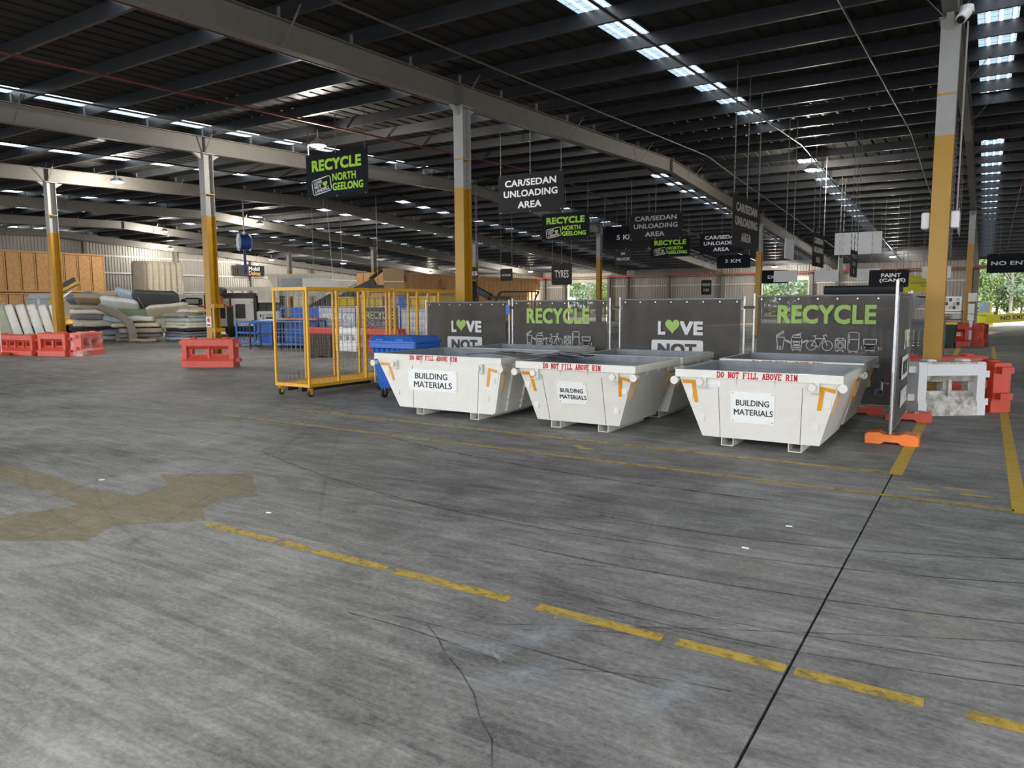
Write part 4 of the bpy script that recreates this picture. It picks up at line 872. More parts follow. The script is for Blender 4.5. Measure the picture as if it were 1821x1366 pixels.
sign('small dark no public access sign under the five kilometre sign', 'y', 36, -16.52, -15.67, 3.71, 4.52, M_signgrey, [('NO', .02, .22, .26, .17, M_lettw, .01), ('PUBLIC ACCESS', .02, -.12, .86, .17, M_lettw, .01)], (.1, .9), step=.16, cr=.014)
sign('dark grey tyres sign near the left doorway', 'y', 32, -18.1, -16.97, 2.62, 3.70, M_signgrey, [('TYRES', .0, -.0, .68, .34, M_lettw, .01)], step=.14, cr=.014)
sign('small dark grey mattresses sign left of the tyres sign', 'y', 33, -21.78, -21.03, 2.92, 3.56, M_signgrey, [('MATTRESSES', 0, -.03, .74, .17, M_lettw, .01)], (.04, .96), step=.16, cr=.014)
sign('dark sign half hidden behind the middle column, ending in the letters IES', 'y', 26, -19.4, -18.31, 2.75, 3.30, M_signgrey, [('IES', .30, .0, .36, .30, M_lettw, .01)], (.04, .96), step=.14, cr=.014)
sign('blank dark sign low behind the right edge of the middle column', 'y', 27, -19.75, -19.1, 1.9, 2.75, M_signblk, [], (.04, .96), step=.14, cr=.014)
sign('third car/sedan sign facing the camera, its end covered by the side-on sign', 'y', 38.6, -12.85, -10.55, 4.25, 5.36, M_signblk, sedan_items(), step=.16, cr=.018)
sign('farther five kilometre sign below the third car/sedan sign', 'y', 45, -13.9, -11.9, 3.78, 4.55, M_signblk, [('5 KM', -.02, .06, .46, .28, M_lettw, .02)], (.04, .96), step=.18, cr=.018)
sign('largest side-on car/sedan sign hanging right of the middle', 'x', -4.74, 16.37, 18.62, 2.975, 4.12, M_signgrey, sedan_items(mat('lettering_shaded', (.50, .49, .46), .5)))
sign('blank white sign back hanging side-on, left of the two side-on car signs', 'x', -4.83, 21.85, 23.0, 2.97, 3.53, M_white, [], (.08, .92))
sign('narrow far side-on car/sedan sign', 'x', -5.1, 27.2, 29.3, 2.98, 4.15, M_signgrey, sedan_items(), step=.11, cr=.014)
sign('largest blank white sign back in the distance', 'y', 42, -6.79, -4.57, 4.17, 5.285, M_white, [], (.02, .5, .98), step=.18, cr=.018)
sign('narrow blank white side-on sign below the largest blank one', 'x', -5.0, 32.0, 33.0, 2.895, 3.5, M_white, [], (.1, .9), step=.14, cr=.014)
sign('narrow dark side-on sign in front of the blank white signs', 'x', -3.6, 25.2, 26.65, 2.525, 3.36, M_signgrey, [('PUBLIC', 0, .28, .74, .15, M_bannergrey, .01), ('DROP', 0, .0, .5, .15, M_bannergrey, .01), ('5', 0, -.28, .14, .17, M_lettw, .01)], step=.1, cr=.012)
sign('blank white sign back left of the narrow side-on ones', 'y', 45, -8.28, -7.01, 2.885, 3.515, M_white, [], (.03, .97), step=.18, cr=.016)
sign('blank white sign back overlapping the paint sign', 'y', 45, -6.13, -4.9, 2.905, 3.53, M_white, [], (.03, .97), step=.18, cr=.016)
sign('black exit sign over the middle doorway, half covered', 'y', 50, -12.5, -10.78, 2.945, 3.8, M_signblk, [('EXIT', -.03, -.02, .44, .26, M_lettw, .02)], (.04, .96), step=.2, cr=.018)
sign('blank white sign back covering half of the exit sign', 'y', 45, -10.52, -9.2, 2.895, 3.55, M_white, [], (.03, .97), step=.18, cr=.016)
sign('black paint cans sign behind the right fence post', 'y', 38, -4.6, -2.98, 2.385, 3.19, M_signblk, [('PAINT', .06, .18, .50, .22, M_lettw, .03), ('(CANS)', .10, -.12, .66, .24, M_lettw, .03)], (.04, .36, .68, .96), step=.16, cr=.016)
sign('small grey wrong way go back sign on the far wall side', 'y', 55, -18.14, -17.37, 2.31, 3.41, M_signgrey, [('WRONG WAY', 0, .18, .84, .2, M_lettw, .01), ('GO BACK', 0, -.18, .6, .2, M_lettw, .01)], (.04, .96), step=.2, cr=.014)
sign('bright yellow emergency assembly point sign behind the large right column', 'y', 50, -3.9, -2.05, 2.295, 3.23, M_yel, [('EMERGENCY ASSEMBLY', .0, .06, .86, .085, M_letblk, .005), ('POINT', 0, -.12, .28, .085, M_letblk, .005)], (.04, .96), step=.2, cr=.016)
sign('small bright yellow sign edge beside the paint sign', 'y', 51, -4.35, -3.98, 2.15, 2.72, M_yel, [], (.1, .9), step=.2, cr=.016)
sign('blank white sign back crossing behind the large right column', 'y', 40, -2.58, -1.41, 2.81, 3.35, M_white, [], (.03, .97), step=.16, cr=.016)
sign('black no entry sign over the right doorway', 'y', 45, -.03, 2.55, 3.145, 4.12, M_signblk, [('NO ENTRY', -.02, -.0, .82, .20, M_lettw, .025)], (.04, .2, .7, .96), step=.18, cr=.016)
sign('narrow blank white side-on sign hanging by chains between the right columns', 'x', -.93, 30.2, 32.4, 4.1, 4.95, M_white, [], (.1, .9))
for k, (x, y, z) in enumerate(((-.95, 20.6, 3.6), (-.98, 22.0, 3.9), (-.90, 23.4, 3.2), (-.92, 25.0, 3.0), (-.95, 18.9, 5.3))):
    mb = MB(); chain(mb, 0, 0, z, roof_z(y) - .004, .012, .06); o = mb.obj('loose_chain', M_chain, None, (x, y, 0))
    tag(o, ('loose steel chain hanging nearest behind the large right column', 'loose steel chain second nearest behind the large right column', 'long loose chain in the middle of the right bundle', 'longest loose chain nearest the second right column', 'shortest loose chain high beside the large right column')[k], 'chain', 'loose chains by the right columns')
t = thing('no_exit_banner', 'yellow no exit banner strung across the right walkway', 'banner', (.05, 30, 0))
MB().loft([[(0, 0, .97), (0, .01, .97), (0, .01, 1.26), (0, 0, 1.26)], [(2.6, 0, 1.20), (2.6, .01, 1.20), (2.6, .01, 1.50), (2.6, 0, 1.50)]]).obj('banner_cloth', M_noexit, t)
text('NO EXIT', .72, .14, M_letblk, t, (.78, -.004, 1.19), .025, tilt=-.09)
MB().tube((-.7, 3.3, 1.28), (0, 0, 1.24), .012, 6).obj('rope', M_dark, t)
# ------------------------------------------------------------------ yellow cage trolleys
def castor(parent, x, y, r=.06, z=.0, m=M_cage):
    c = MB(); c.box((x, y, r * 2 + .035), (.09, .09, .01)); c.bb(x - .035, x - .028, y - .03, y + .03, r * .7, r * 2 + .03); c.bb(x + .028, x + .035, y - .03, y + .03, r * .7, r * 2 + .03)
    o = c.obj('castor', m, parent); MB().tube((x - .024, y, r), (x + .024, y, r), r, 14).obj('wheel', M_rubber, o); return o
def cage(label, x0, x1, y0, y1, H=2.07):
    t = thing('cage_trolley', label, 'cage trolley', ((x0 + x1) / 2, y0, 0), 0, 'yellow cage trolleys'); w = (x1 - x0) / 2; L = y1 - y0; s = .045; zb = .185
    ps = [L * k / 3 for k in range(4)]
    for sx in (-1, 1):
        for p in ps: MB().bb(sx * (w - s / 2) - s / 2, sx * (w - s / 2) + s / 2, min(max(p - s / 2, 0), L - s), min(max(p - s / 2, 0), L - s) + s, zb + .06, H - .06).obj('post', M_cage, t)
        MB().bb(sx * (w - s / 2) - s / 2, sx * (w - s / 2) + s / 2, 0, L, H - .06, H).obj('top_rail', M_cage, t)
        MB().bb(sx * (w - s / 2) - s / 2, sx * (w - s / 2) + s / 2, 0, L, zb, zb + .06).obj('bottom_rail', M_cage, t)
    for y in (s / 2, L - s / 2):
        MB().bb(-w + s, w - s, y - s / 2, y + s / 2, H - .06, H).obj('top_rail', M_cage, t); MB().bb(-w + s, w - s, y - s / 2, y + s / 2, zb, zb + .06).obj('bottom_rail', M_cage, t)
    for u in (.3, .7): MB().bb(-w + 2 * w * u - .05, -w + 2 * w * u + .05, .02, L * .8, zb - .09, zb).obj('fork_channel', M_dark, t)
    mb = MB(); r = .004
    def grid(a, b, fx, pitch, z0, z1):
        n = int((b - a) / pitch)
        for i in range(1, n + 1):
            u = a + (b - a) * i / (n + 1); mb.bar(fx(u, z0), fx(u, z1), r)
        for j in range(1, 12): z = z0 + (z1 - z0) * j / 12; mb.bar(fx(a, z), fx(b, z), r)
    for sx in (-1, 1): grid(0, L, lambda u, z, sx=sx: (sx * (w - s / 2), u, z), .13, zb + .06, H - .06)
    for y in (s / 2, L - s / 2): grid(-w, w, lambda u, z, y=y: (u, y, z), .13, zb + .06, H - .06)
    mb.obj('mesh_sides', M_cagewire, t, kind='stuff')
    mb = MB()
    for i in range(1, int(L / .035)): mb.bb(-w + s, w - s, i * .035, i * .035 + .006, zb + .02, zb + .045)
    for i in range(1, 10): mb.bb(-w + 2 * w * i / 10, -w + 2 * w * i / 10 + .006, s, L - s, zb + .02, zb + .045)
    mb.obj('deck_grating', M_cage, t, kind='stuff')
    for sx in (-1, 1):
        for y in (.08, L - .1): castor(t, sx * (w - .07), y)
    return t
cage('near yellow mesh cage trolley left of the blue bin', -11.58, -10.62, 9.55, 11.88)
cage('rear yellow mesh cage trolley coupled behind the near one', -11.58, -10.62, 11.98, 14.3)
# ------------------------------------------------------------------ blue wheeled bin
t = thing('wheeled_bin', 'large blue plastic wheeled bin with closed lid behind the left skip', 'bin', (-9.04, 10.46, 0))
def rr3(w, d, z, r=.06, n=3): return [(x, y, z) for x, y in rrect(-w, w, -d, d, r, n)]
MB().loft([rr3(.44, .27, .2), rr3(.46, .29, .3), rr3(.52, .355, .98)]).obj('body', M_blue, t)
MB().loft([rr3(.52, .355, .93), rr3(.555, .39, .95), rr3(.555, .39, 1.035), rr3(.53, .37, 1.04)]).obj('rim', M_blue, t)
for i in range(8): MB().prism([(-.36, .93), (-.39, .93), (-.36, .85)], -.45 + i * .125, -.445 + i * .125 + .012, 'x').obj('rim_rib', M_blue, t)
lid = MB().loft([rr3(.57, .405, 1.042), rr3(.57, .405, 1.075), rr3(.52, .35, 1.15, .08), rr3(.46, .29, 1.165, .08)]).obj('lid', M_blue, t)
for x in (-.26, .22): MB().cbox((x, -.385, 1.10), (.2, .05, .045), .01).obj('lid_handle', M_blue, lid)
for x in (-.3, .3): MB().cbox((x, .40, 1.06), (.16, .05, .06), .01).obj('hinge', M_blue, lid)
for s in (-1, 1): MB().tube((s * .5, 0, .86), (s * .59, 0, .86), .03, 10).obj('trunnion', M_blue, t)
for s in (-1, 1):
    for y in (-.2, .2): castor(t, s * .36, y, .085, m=M_galv)
# white wire laundry trolley
t = thing('wire_trolley', 'white lined wire trolley squeezed between the yellow cage and blue bin', 'trolley', (-10.1, 11.2, 0))
mb = MB()
for x in (-.4, .4):
    for y in (0, .6): mb.tube((x, y, .14), (x, y, .80), .016, 8)
for z in (.16, .37, .58, .80):
    for a, b in (((-.4, 0), (.4, 0)), ((.4, 0), (.4, .6)), ((.4, .6), (-.4, .6)), ((-.4, .6), (-.4, 0))): mb.tube((*a, z), (*b, z), .012, 6)
mb.obj('wire_frame', M_galv, t); MB().cbox((0, .3, .46), (.74, .54, .58), .04).obj('liner', M_white, t)
for x in (-.34, .34):
    for y in (.06, .54): castor(t, x, y, .05, m=M_galv)

# ------------------------------------------------------------------ mattresses
MCOL = dict(cream=(.76, .70, .55), white=(.80, .79, .76), blue=(.54, .63, .70), dark=(.05, .05, .055), grey=(.22, .22, .23), tan=(.44, .34, .22), pink=(.52, .43, .36), green=(.26, .32, .21), taupe=(.24, .21, .18), ivory=(.80, .70, .46), beige=(.42, .37, .30), bluegrey=(.23, .28, .34), wrap=(.10, .095, .10), sage=(.42, .43, .34))
def mm(c):
    v = MCOL[c]; return mat('mattress_' + c, v, .85 if c != 'wrap' else .3, var=.1, scale=4 if c != 'tan' else 9, bump=.25)
def mattress(label, c, loc, size, rz=0, rx=0, ry=0, bend=0, c2=None, group='mattresses in the pile', sag=.0):
    lx, ly, tk = size; tk *= .93; n = 12; r = min(.07, tk * .4); prof = rrect(-ly / 2, ly / 2, -tk / 2, tk / 2, r, 3); rings = []
    rnd = random.Random(label)
    ph = rnd.uniform(0, 6)
    for i in range(n + 1):
        u = i / n - .5; x = u * lx; e = 1 - (.16 if i in (0, n) else 0); z = -bend * (2 * u) ** 2 * lx * .5 + sag * math.sin(u * 9 + ph)
        a = math.atan(-bend * 4 * u) if bend else 0
        rings.append([(x + math.sin(a) * -q * e, p * (e if i in (0, n) else 1) + .012 * math.sin(u * 14 + ph), z + math.cos(a) * q * e + .012 * math.sin(p * 5 + u * 7 + ph)) for p, q in prof])
    rot = Matrix.Rotation(rz, 4, 'Z') @ Matrix.Rotation(ry, 4, 'Y') @ Matrix.Rotation(rx, 4, 'X')
    t = thing('mattress', label, 'mattress', loc, 0, group); t.matrix_world = Matrix.Translation(loc) @ rot
    MB().loft(rings).obj('cover', mm(c), t, smooth=True)
    for s in (-1, 1):
        pts = [Vector(rings[i][k]) for i in range(1, n) for k in ()]
        e = [(p[0], s * (ly / 2 - r * .2), p[2] + tk / 2 - r * .2) for p in [((i / n - .5) * lx, 0, -bend * (2 * (i / n - .5)) ** 2 * lx * .5 + sag * math.sin((i / n - .5) * 9 + ph)) for i in range(1, n)]]
        MB().path(e, .014, 5).obj('piping', mm(c2 or c), t)
    return t
R = math.radians
DB = (1.95, 1.35, .24)
ML = [
 ('white mattress lying on the floor at the base of the left pile', 'white', (-37.6, 20.2, .11), (1.6, 1.2, .20), 1.0, 0, 0),
 ('pale blue mattress second from the floor in the left pile', 'blue', (-37.7, 20.4, .33), (1.7, 1.2, .20), 1.0, 0, 0),
 ('black mattress low in the left pile beneath the thick cream one', 'dark', (-38.6, 20.6, .56), (2.3, 1.3, .24), .95, 0, 0),
 ('thick cream mattress jutting from the middle of the left pile', 'cream', (-38.0, 20.3, .86), (2.0, 1.3, .30), 1.0, .06, 0),
 ('dark grey mattress above the thick cream one in the left pile', 'grey', (-38.7, 20.6, 1.17), (2.1, 1.3, .26), 1.0, 0, 0),
 ('white mattress below the curved grey one in the left pile', 'white', (-38.7, 20.6, 1.43), (2.1, 1.3, .22), 1.0, 0, 0),
 ('curved grey mattress with a beige end high in the left pile', 'beige', (-38.7, 20.6, 1.65), (2.1, 1.3, .20), 1.0, 0, .05),
 ('mottled tan mattress lying askew on top of the left pile', 'tan', (-37.9, 20.5, 2.0), (2.2, 1.2, .24), .9, -.35, .05),
 ('blue-grey mattress leaning beside the leftmost column on the pile top', 'bluegrey', (-40.3, 20.9, 2.02), (1.3, 1.2, .18), .8, -.5, -.3),
 ('dusty pink mattress at the very top of the pile, behind the mottled one', 'pink', (-37.6, 21.3, 2.22), (1.9, 1.3, .2), .9, -.12, .03),
 ('pale blue quilted mattress tipped up at the top middle of the pile', 'blue', (-35.8, 20.9, 2.08), (1.4, 1.1, .24), .3, -.75, .25),
 ('white floral mattress tipped forward over the green fabric', 'white', (-35.9, 20.4, 1.76), (1.7, 1.0, .24), .75, -.6, .15),
 ('green folded fabric base squashed in the middle of the pile', 'green', (-35.9, 20.9, 1.38), (2.2, 1.3, .42), .9, .1, -.05),
 ('small pale blue mattress end poking out in the middle of the pile', 'blue', (-35.7, 20.2, .96), (1.2, 1.0, .26), .45, -.25, .08),
 ('plump white mattress with rounded ends beside the bent taupe one', 'white', (-35.0, 20.7, 1.04), (1.5, 1.1, .26), .9, -.1, .0),
 ('cream mattress draped under the plump white one', 'ivory', (-35.1, 20.7, .74), (2.1, 1.2, .2), .9, -.08, 0),
 ('blue-grey flattened mattress low in the middle of the pile', 'bluegrey', (-36.1, 20.4, .42), (1.6, 1.2, .24), .9, 0, 0),
 ('beige-grey mattress above two flat ones at the foot of the middle pile', 'beige', (-34.7, 20.7, .52), (1.9, 1.2, .24), .95, 0, 0),
 ('grey quilted mattress second from the floor beside the bent taupe one', 'grey', (-34.9, 20.7, .28), (2.0, 1.2, .2), .95, 0, 0),
 ('dusty pink mattress on the floor at the foot of the middle pile', 'pink', (-35.3, 20.6, .09), (1.4, 1.2, .17), .95, 0, 0),
 ('folded tan blanket-like mattress on the floor next to the bent taupe one', 'tan', (-33.9, 20.3, .08), (1.2, .9, .15), .9, 0, 0),
 ('large mattress in dark grey plastic wrap tipped up at the pile top', 'wrap', (-34.7, 21.6, 1.85), (2.1, 1.6, .24), .75, -.75, .05),
 ('beige mattress with exposed white edge under the wrapped one', 'cream', (-34.0, 21.7, 1.45), (1.9, 1.2, .18), .95, -.5, -.1),
 ('beige mattress near the top of the right stack', 'beige', (-33.9, 22.3, 1.26), (1.8, 1.4, .22), .12, 0, 0),
 ('cream mattress at the very top of the right stack', 'ivory', (-34.0, 22.6, 1.62), (1.0, .9, .2), .4, .05, .03),
 ('white mattress second from the top of the right stack', 'white', (-33.9, 22.5, 1.45), (1.3, 1.1, .18), .15, 0, 0),
 ('yellowed foam mattress overhanging near the top of the right stack', 'ivory', (-33.3, 22.9, 1.44), (.9, 1.2, .18), .2, 0, 0),
 ('sage mattress just above the thick pale blue one in the right stack', 'sage', (-33.4, 22.8, 1.16), (1.2, 1.6, .14), .1, 0, 0),
 ('thick pale blue mattress in the middle of the right stack', 'blue', (-33.6, 22.5, 1.0), (1.9, 1.5, .2), .02, 0, 0),
 ('yellowed cream mattress below the thick pale blue one', 'ivory', (-33.5, 22.5, .82), (1.85, 1.55, .16), .05, 0, 0),
 ('white mattress above the black one in the right stack', 'white', (-33.5, 22.5, .68), (1.9, 1.7, .14), 0, 0, 0),
 ('black mattress low in the right stack', 'dark', (-33.55, 22.5, .53), (1.9, 1.5, .16), .03, 0, 0),
 ('thin grey mattress under the black one in the right stack', 'grey', (-33.5, 22.5, .38), (1.95, 1.7, .12), 0, 0, 0),
 ('blue-grey mattress second from the floor in the right stack', 'bluegrey', (-33.5, 22.5, .25), (1.95, 1.7, .13), .02, 0, 0),
 ('pale blue mattress on the floor under the right stack', 'blue', (-33.55, 22.5, .09), (1.95, 1.7, .17), 0, 0, 0)]
for lab, c, loc, size, rz, rx, ry in ML:
    mattress(lab, c, loc, size, rz, rx, ry, sag=.015 if size[2] < .25 else .025, c2={'tan': 'beige', 'dark': 'grey'}.get(c))
# bent mattress sliding down the front of the pile
t = thing('mattress', 'long taupe mattress bent over the pile and drooping to the floor', 'mattress', (-34.1, 20.3, 0), 0, 'mattresses in the pile')
ctr = [(.84 * s - .2, .54 * s - .35, z) for s, z in ((-1.35, 1.62), (-.9, 1.45), (-.42, 1.20), (-.1, .90), (.02, .55), (.03, .3), (.0, .10))]; rings = []
for i, p in enumerate(ctr):
    a = Vector(ctr[max(i - 1, 0)]); b = Vector(ctr[min(i + 1, len(ctr) - 1)]); d = (b - a).normalized(); wv = Vector((-.86, .5, .0)).normalized(); nn = d.cross(wv).normalized(); wv = nn.cross(d)
    rings.append([Vector(p) + wv * u + nn * v for u, v in rrect(-.45, .45, -.17, .17, .07, 3)])
MB().loft(rings).obj('cover', mm('taupe'), t, smooth=True)
for q in (5, 12): MB().path([r[q] for r in rings], .016, 5).obj('piping', mm('beige'), t)
# upright mattresses behind the long red barriers
for k in range(7):
    lab = ('first', 'second', 'third', 'fourth', 'fifth')[k - 2] + ' white mattress standing on edge, counted from the grey-green ones toward the column' if k > 1 else ('grey-green mattress standing on edge at the far left' if k == 0 else 'grey-green mattress standing on edge beside the white ones')
    p = Vector((-36.2, 13.9, 0)) + Vector((.42, .91, 0)) * (k * .40 + (0 if k > 1 else -.3 + .3 * k) + .9)
    t = mattress(lab, 'white' if k > 1 else 'sage', (p.x, p.y, .90), (1.9, 1.76, .36 if k > 1 else .6), 0, 0, 0, c2='white' if k < 2 else 'grey', group='mattresses standing on edge')
    lean = Matrix.Rotation(R(-13), 4, Vector((-.91, .42, 0)))
    base = Matrix(((-.91, 0, .42, 0), (.42, 0, .91, 0), (0, 1, 0, 0), (0, 0, 0, 1)))
    t.matrix_world = Matrix.Translation((p.x, p.y, .93)) @ lean @ base
# upright foam mattresses on a pale container near the left wall
t = thing('pale_container', 'pale grey-green steel container under the tall upright mattresses', 'container', (-49.6, 31.0, 0)); MB().bb(-1.1, 1.4, -1.6, 1.6, 0, 2.45).obj('shell', mat('pale_green_paint', (.48, .52, .44), .5), t)
for y in range(7): MB().bb(1.4, 1.44, -1.55 + y * .5, -1.45 + y * .5, .05, 2.4).obj('rib', mat('pale_green_paint', (.48, .52, .44), .5), t)
for k in range(7):
    t = mattress(('leftmost', 'second', 'third', 'fourth', 'fifth', 'sixth', 'rightmost')[k] + ' tall stained mattress standing in the row by the left wall, counted from the left', 'beige' if k < 1 else 'cream', (-50.0 + .10 * k, 29.5 + .42 * k, 3.64), (1.0, 2.3, .30), 0, 0, 0, c2='tan', group='tall upright mattresses')
    t.matrix_world = Matrix.Translation((-49.7 + .08 * k, 29.7 + .40 * k, 3.64)) @ Matrix.Rotation(.5, 4, 'Z') @ Matrix.Rotation(PI / 2, 4, 'X')

# ------------------------------------------------------------------ pine panelled containers
def osb(label, x1, y0, y1, z0, z1, depth, nb, end=True, stencil=False):
    t = thing('panelled_container', label, 'container', (x1, y0, z0)); L = y1 - y0; H = z1 - z0; w = L / nb
    MB().bb(-depth, -.10, .05, L - .05, 0, H - .04).obj('core', M_gap, t)
    for i in range(nb): MB().bb(-.10, -.07 + .006 * (i % 3), i * w + .09, (i + 1) * w - .04, .10, H - .1).obj('board', M_osb, t)
    for i in range(nb + 1): MB().bb(-.07, -.03, i * w - .035, i * w + .025, .08, H - .08).obj('stud', M_osbl, t)
    MB().bb(-.10, .02, -.02, L + .02, H - .09, H).obj('top_rail', M_osbl, t); MB().bb(-.10, .02, -.02, L + .02, 0, .10).obj('bottom_rail', M_osbl, t)
    if end:
        for i in range(4): MB().bb(-depth + i * depth / 4 + .02, -depth + (i + 1) * depth / 4 - .02, .0, .04, .05, H - .06).obj('end_board', M_osb, t)
    if stencil: text('O 913', 1.3, .32, M_letblk, t, (.004 - .06, L * .42, .38), .0, PI / 2, 'stencil')
    return t
osb('upper pine panelled container at the left edge, stacked on another', -47.9, 14.0, 26.3, 2.56, 4.97, 2.4, 15, stencil=True)
osb('lower pine panelled container at the left edge', -47.9, 14.0, 26.3, 0, 2.5, 2.4, 15)
osb('long pine panelled container at the back left of the doorway, sunlit at its far end', -32.0, 35.2, 54.6, 0, 3.78, 2.4, 33)
m = MB().bb(-.02, .02, -.6, .6, -.35, .35)
red = MB().add([(0, y, z) for y, z in arc(0, 0, .5, n=12)], [tuple(range(13))]).obj('red_spray', mat('red_spray_paint', (.6, .10, .06), .8, alpha=(.45, .62, 3, .7)), None, (-31.995, 41.0, 2.9)); red['label'] = 'faded red spray mark on the long pine panelled container'; red['category'] = 'paint mark'

# ------------------------------------------------------------------ black wall sign
t = thing('wall_sign', 'black sign with orange and white lettering on the left cladding wall', 'sign', (-54.85, 43.1, 4.72))
MB().bb(-.02, .02, -1.4, 1.4, -.46, .46).obj('panel', M_signblk, t)
text('Delvac', 1.25, .36, mat('amber_lettering', (.42, .22, .05), .6), t, (.024, .35, -.22), .015, PI / 2); text('Mobil', 1.15, .34, M_bannergrey, t, (.024, .30, .18), .015, PI / 2)
for y in (-.8, .4):
    o = MB().bb(-.05, .1, y - .3, y + .3, .50, .54).obj('sign_light', M_white, t)

# ------------------------------------------------------------------ tracked crusher
A = .78; t = thing('tracked_crusher', 'white and black tracked crusher parked behind the blue cages', 'machine', (-35.3, 26.3, 0), A)
def part(nm, m, *bx, **k):
    mb = MB()
    for b in bx: mb.bb(*b)
    return mb.obj(nm, m, t, **k)
part('frame', M_dark, (-1.4, 1.35, .0, 2.2, 2.12, 2.4), (-1.4, -1.3, 0, 2.2, .5, 2.3), (1.25, 1.35, 0, 2.2, .5, 2.3), (-1.4, 5.2, .1, 2.3, .42, .62), (1.35, 2.8, .5, 2.2, .62, 2.25))
part('engine_housing', M_dark, (-1.3, 1.25, .06, 2.1, .6, 2.1))
for x0, x1 in ((-1.27, -.10), (.02, 1.18)):
    d = part('access_door', M_machw, (x0, x1, -.02, .05, .55, 2.08)); 
    MB().bb(x0 + .02, x1 - .02, -.028, -.02, 1.70, 1.712).obj('door_crease', M_dark, d)
    for z in (.85, 1.85): MB().cbox((x1 - .08, -.03, z), (.05, .03, .07), .008).obj('latch', M_black, d)
    lv = MB().bb(x0 + (.2 if x0 > -.5 else .5), x0 + (.72 if x0 > -.5 else .95), -.035, -.02, .98, 1.78).obj('louvre', M_black, d)
    for k in range(7): MB().bb(x0 + (.22 if x0 > -.5 else .52), x0 + (.70 if x0 > -.5 else .93), -.05, -.034, 1.02 + k * .105, 1.07 + k * .105).obj('louvre_blade', M_dark, lv)
for k in range(3): part('side_panel', M_black, (1.42 + k * .44, 1.82 + k * .44, .44, .52, 1.4, 2.2))
pm = MB().cbox((1.98, .25, 1.03), (1.25, .9, .72), .06).obj('white_module', M_machw, t)
text('TEREX', .36, .09, M_letblk, pm, (2.02, -.204, 1.16), .01); MB().bb(1.84, 2.22, -.208, -.2, .95, 1.05).obj('badge', M_letblk, pm); MB().bb(1.52, 1.60, -.208, -.2, 1.05, 1.2).obj('vent', M_black, pm); MB().bb(1.65, 1.75, -.208, -.2, .85, 1.2).obj('sticker', M_bannergrey, pm)
for y in (.1, 1.8):
    prof = arc(0, .3, .29, PI / 2, 1.5 * PI, 8); prof = [(a - .1, b) for a, b in prof] + [(a + 3.6, b) for a, b in arc(0, .3, .29, -PI / 2, PI / 2, 8)]
    MB().prism(prof, y, y + .45, 'y').obj('track', M_rubber, t)
    for k in range(4): MB().tube((.2 + k * 1.0, y - .03, .28), (.2 + k * 1.0, y, .28), .16, 12).obj('track_roller', M_dark, t)
hp = MB(); hp.bb(-.4, 2.6, -.1, .1, 2.52, 2.72); hp.bb(-.4, 2.6, .2, 1.8, 2.3, 2.36)
for x in (0, .55, 1.1): hp.bar((x, -.05, 2.55), (x + .3, .1, 2.25), .08, .05)
hp.obj('feed_tray', M_cream, t)
part('flap', M_cream, (1.45, 2.6, -.16, -.12, 1.85, 2.66)); part('exhaust', M_machw, (.85, .95, .5, .6, 2.4, 3.05))
mb = MB(); mb.loft([[(1.9, .1, 3.42), (5.4, .1, 3.42), (5.4, 1.9, 3.42), (1.9, 1.9, 3.42)], [(2.5, .4, 2.2), (5.0, .4, 2.2), (5.0, 1.6, 2.2), (2.5, 1.6, 2.2)]]); mb.obj('hopper', M_cream, t)
part('hopper_rim', M_cream, (1.85, 5.45, .04, .12, 3.36, 3.46)); part('hopper_rib', M_cream, (2.4, 2.5, .1, .2, 2.5, 3.4))
part('grey_panel', mat('panel_grey', (.40, .43, .46), .5), (2.7, 3.85, -.02, .03, 2.72, 3.2)); part('white_panel', M_machw, (3.86, 5.5, -.02, .03, 2.72, 3.2))
mb = MB(); mb.bar((2.9, .3, .75), (5.6, .3, 2.3), .5, .34); mb.bar((2.9, .3, .75), (5.6, .3, 2.3), .62, .12); mb.obj('conveyor', M_black, t)
for k in range(6): MB().tube((3.2 + k * .45, 0, .72 + k * .26), (3.2 + k * .45, .62, .72 + k * .26), .07, 8).obj('conveyor_roller', M_dark, t)
part('lower_guard', M_cream, (4.4, 5.3, -.1, -.06, 1.45, 1.62))

# loading conveyor with curved brown board
t = thing('stacking_conveyor', 'black stacking conveyor rising to a curved brown board', 'conveyor', (-31.2, 27.2, 0), .62)
mb = MB(); mb.bar((.4, 0, 1.0), (4.3, 0, 2.95), .7, .35); mb.bar((.4, 0, .82), (4.3, 0, 2.72), .5, .12); mb.obj('boom', M_black, t)
mb = MB(); mb.bb(1.0, 1.15, -.1, .1, 0, 1.3); mb.bb(3.0, 3.15, -.1, .1, 0, 2.2); mb.bar((1.05, 0, .2), (3.05, 0, 1.7), .08); mb.obj('support_leg', M_dark, t)
MB().bb(4.1, 5.5, -.4, .4, 2.35, 2.75).obj('head_box', M_black, t)
for k in range(5): MB().tube((.8 + k * .8, -.4, 1.16 + k * .4), (.8 + k * .8, .4, 1.16 + k * .4), .06, 8).obj('roller', M_dark, t)
for k in (0, 1): MB().bar((1.2, -.36, 1.75 + .1 * k), (3.4, -.36, 2.7 + .1 * k), .03).obj('hydraulic_hose', M_rubber, t)
pts = [(4.1, 3.1), (4.35, 3.3), (4.6, 3.5), (4.9, 3.6), (5.75, 3.6), (5.92, 3.5), (5.95, 3.3), (5.95, 2.95)]
mb = MB(); mb.loft([[(a, y, b) for a, b in pts] + [(a, y, b - .03) for a, b in reversed(pts)] for y in (-.9, .9)]); mb.obj('curved_hood', M_card, t)
MB().bb(4.85, 5.95, -.93, -.9, 2.95, 3.58).obj('hood_side', M_card, t); MB().bb(4.9, 5.98, -.93, -.9, 2.2, 2.88).obj('lower_board', M_card, t); MB().bb(4.88, 5.95, -.96, -.93, 2.89, 2.93).obj('white_strip', M_white, t)

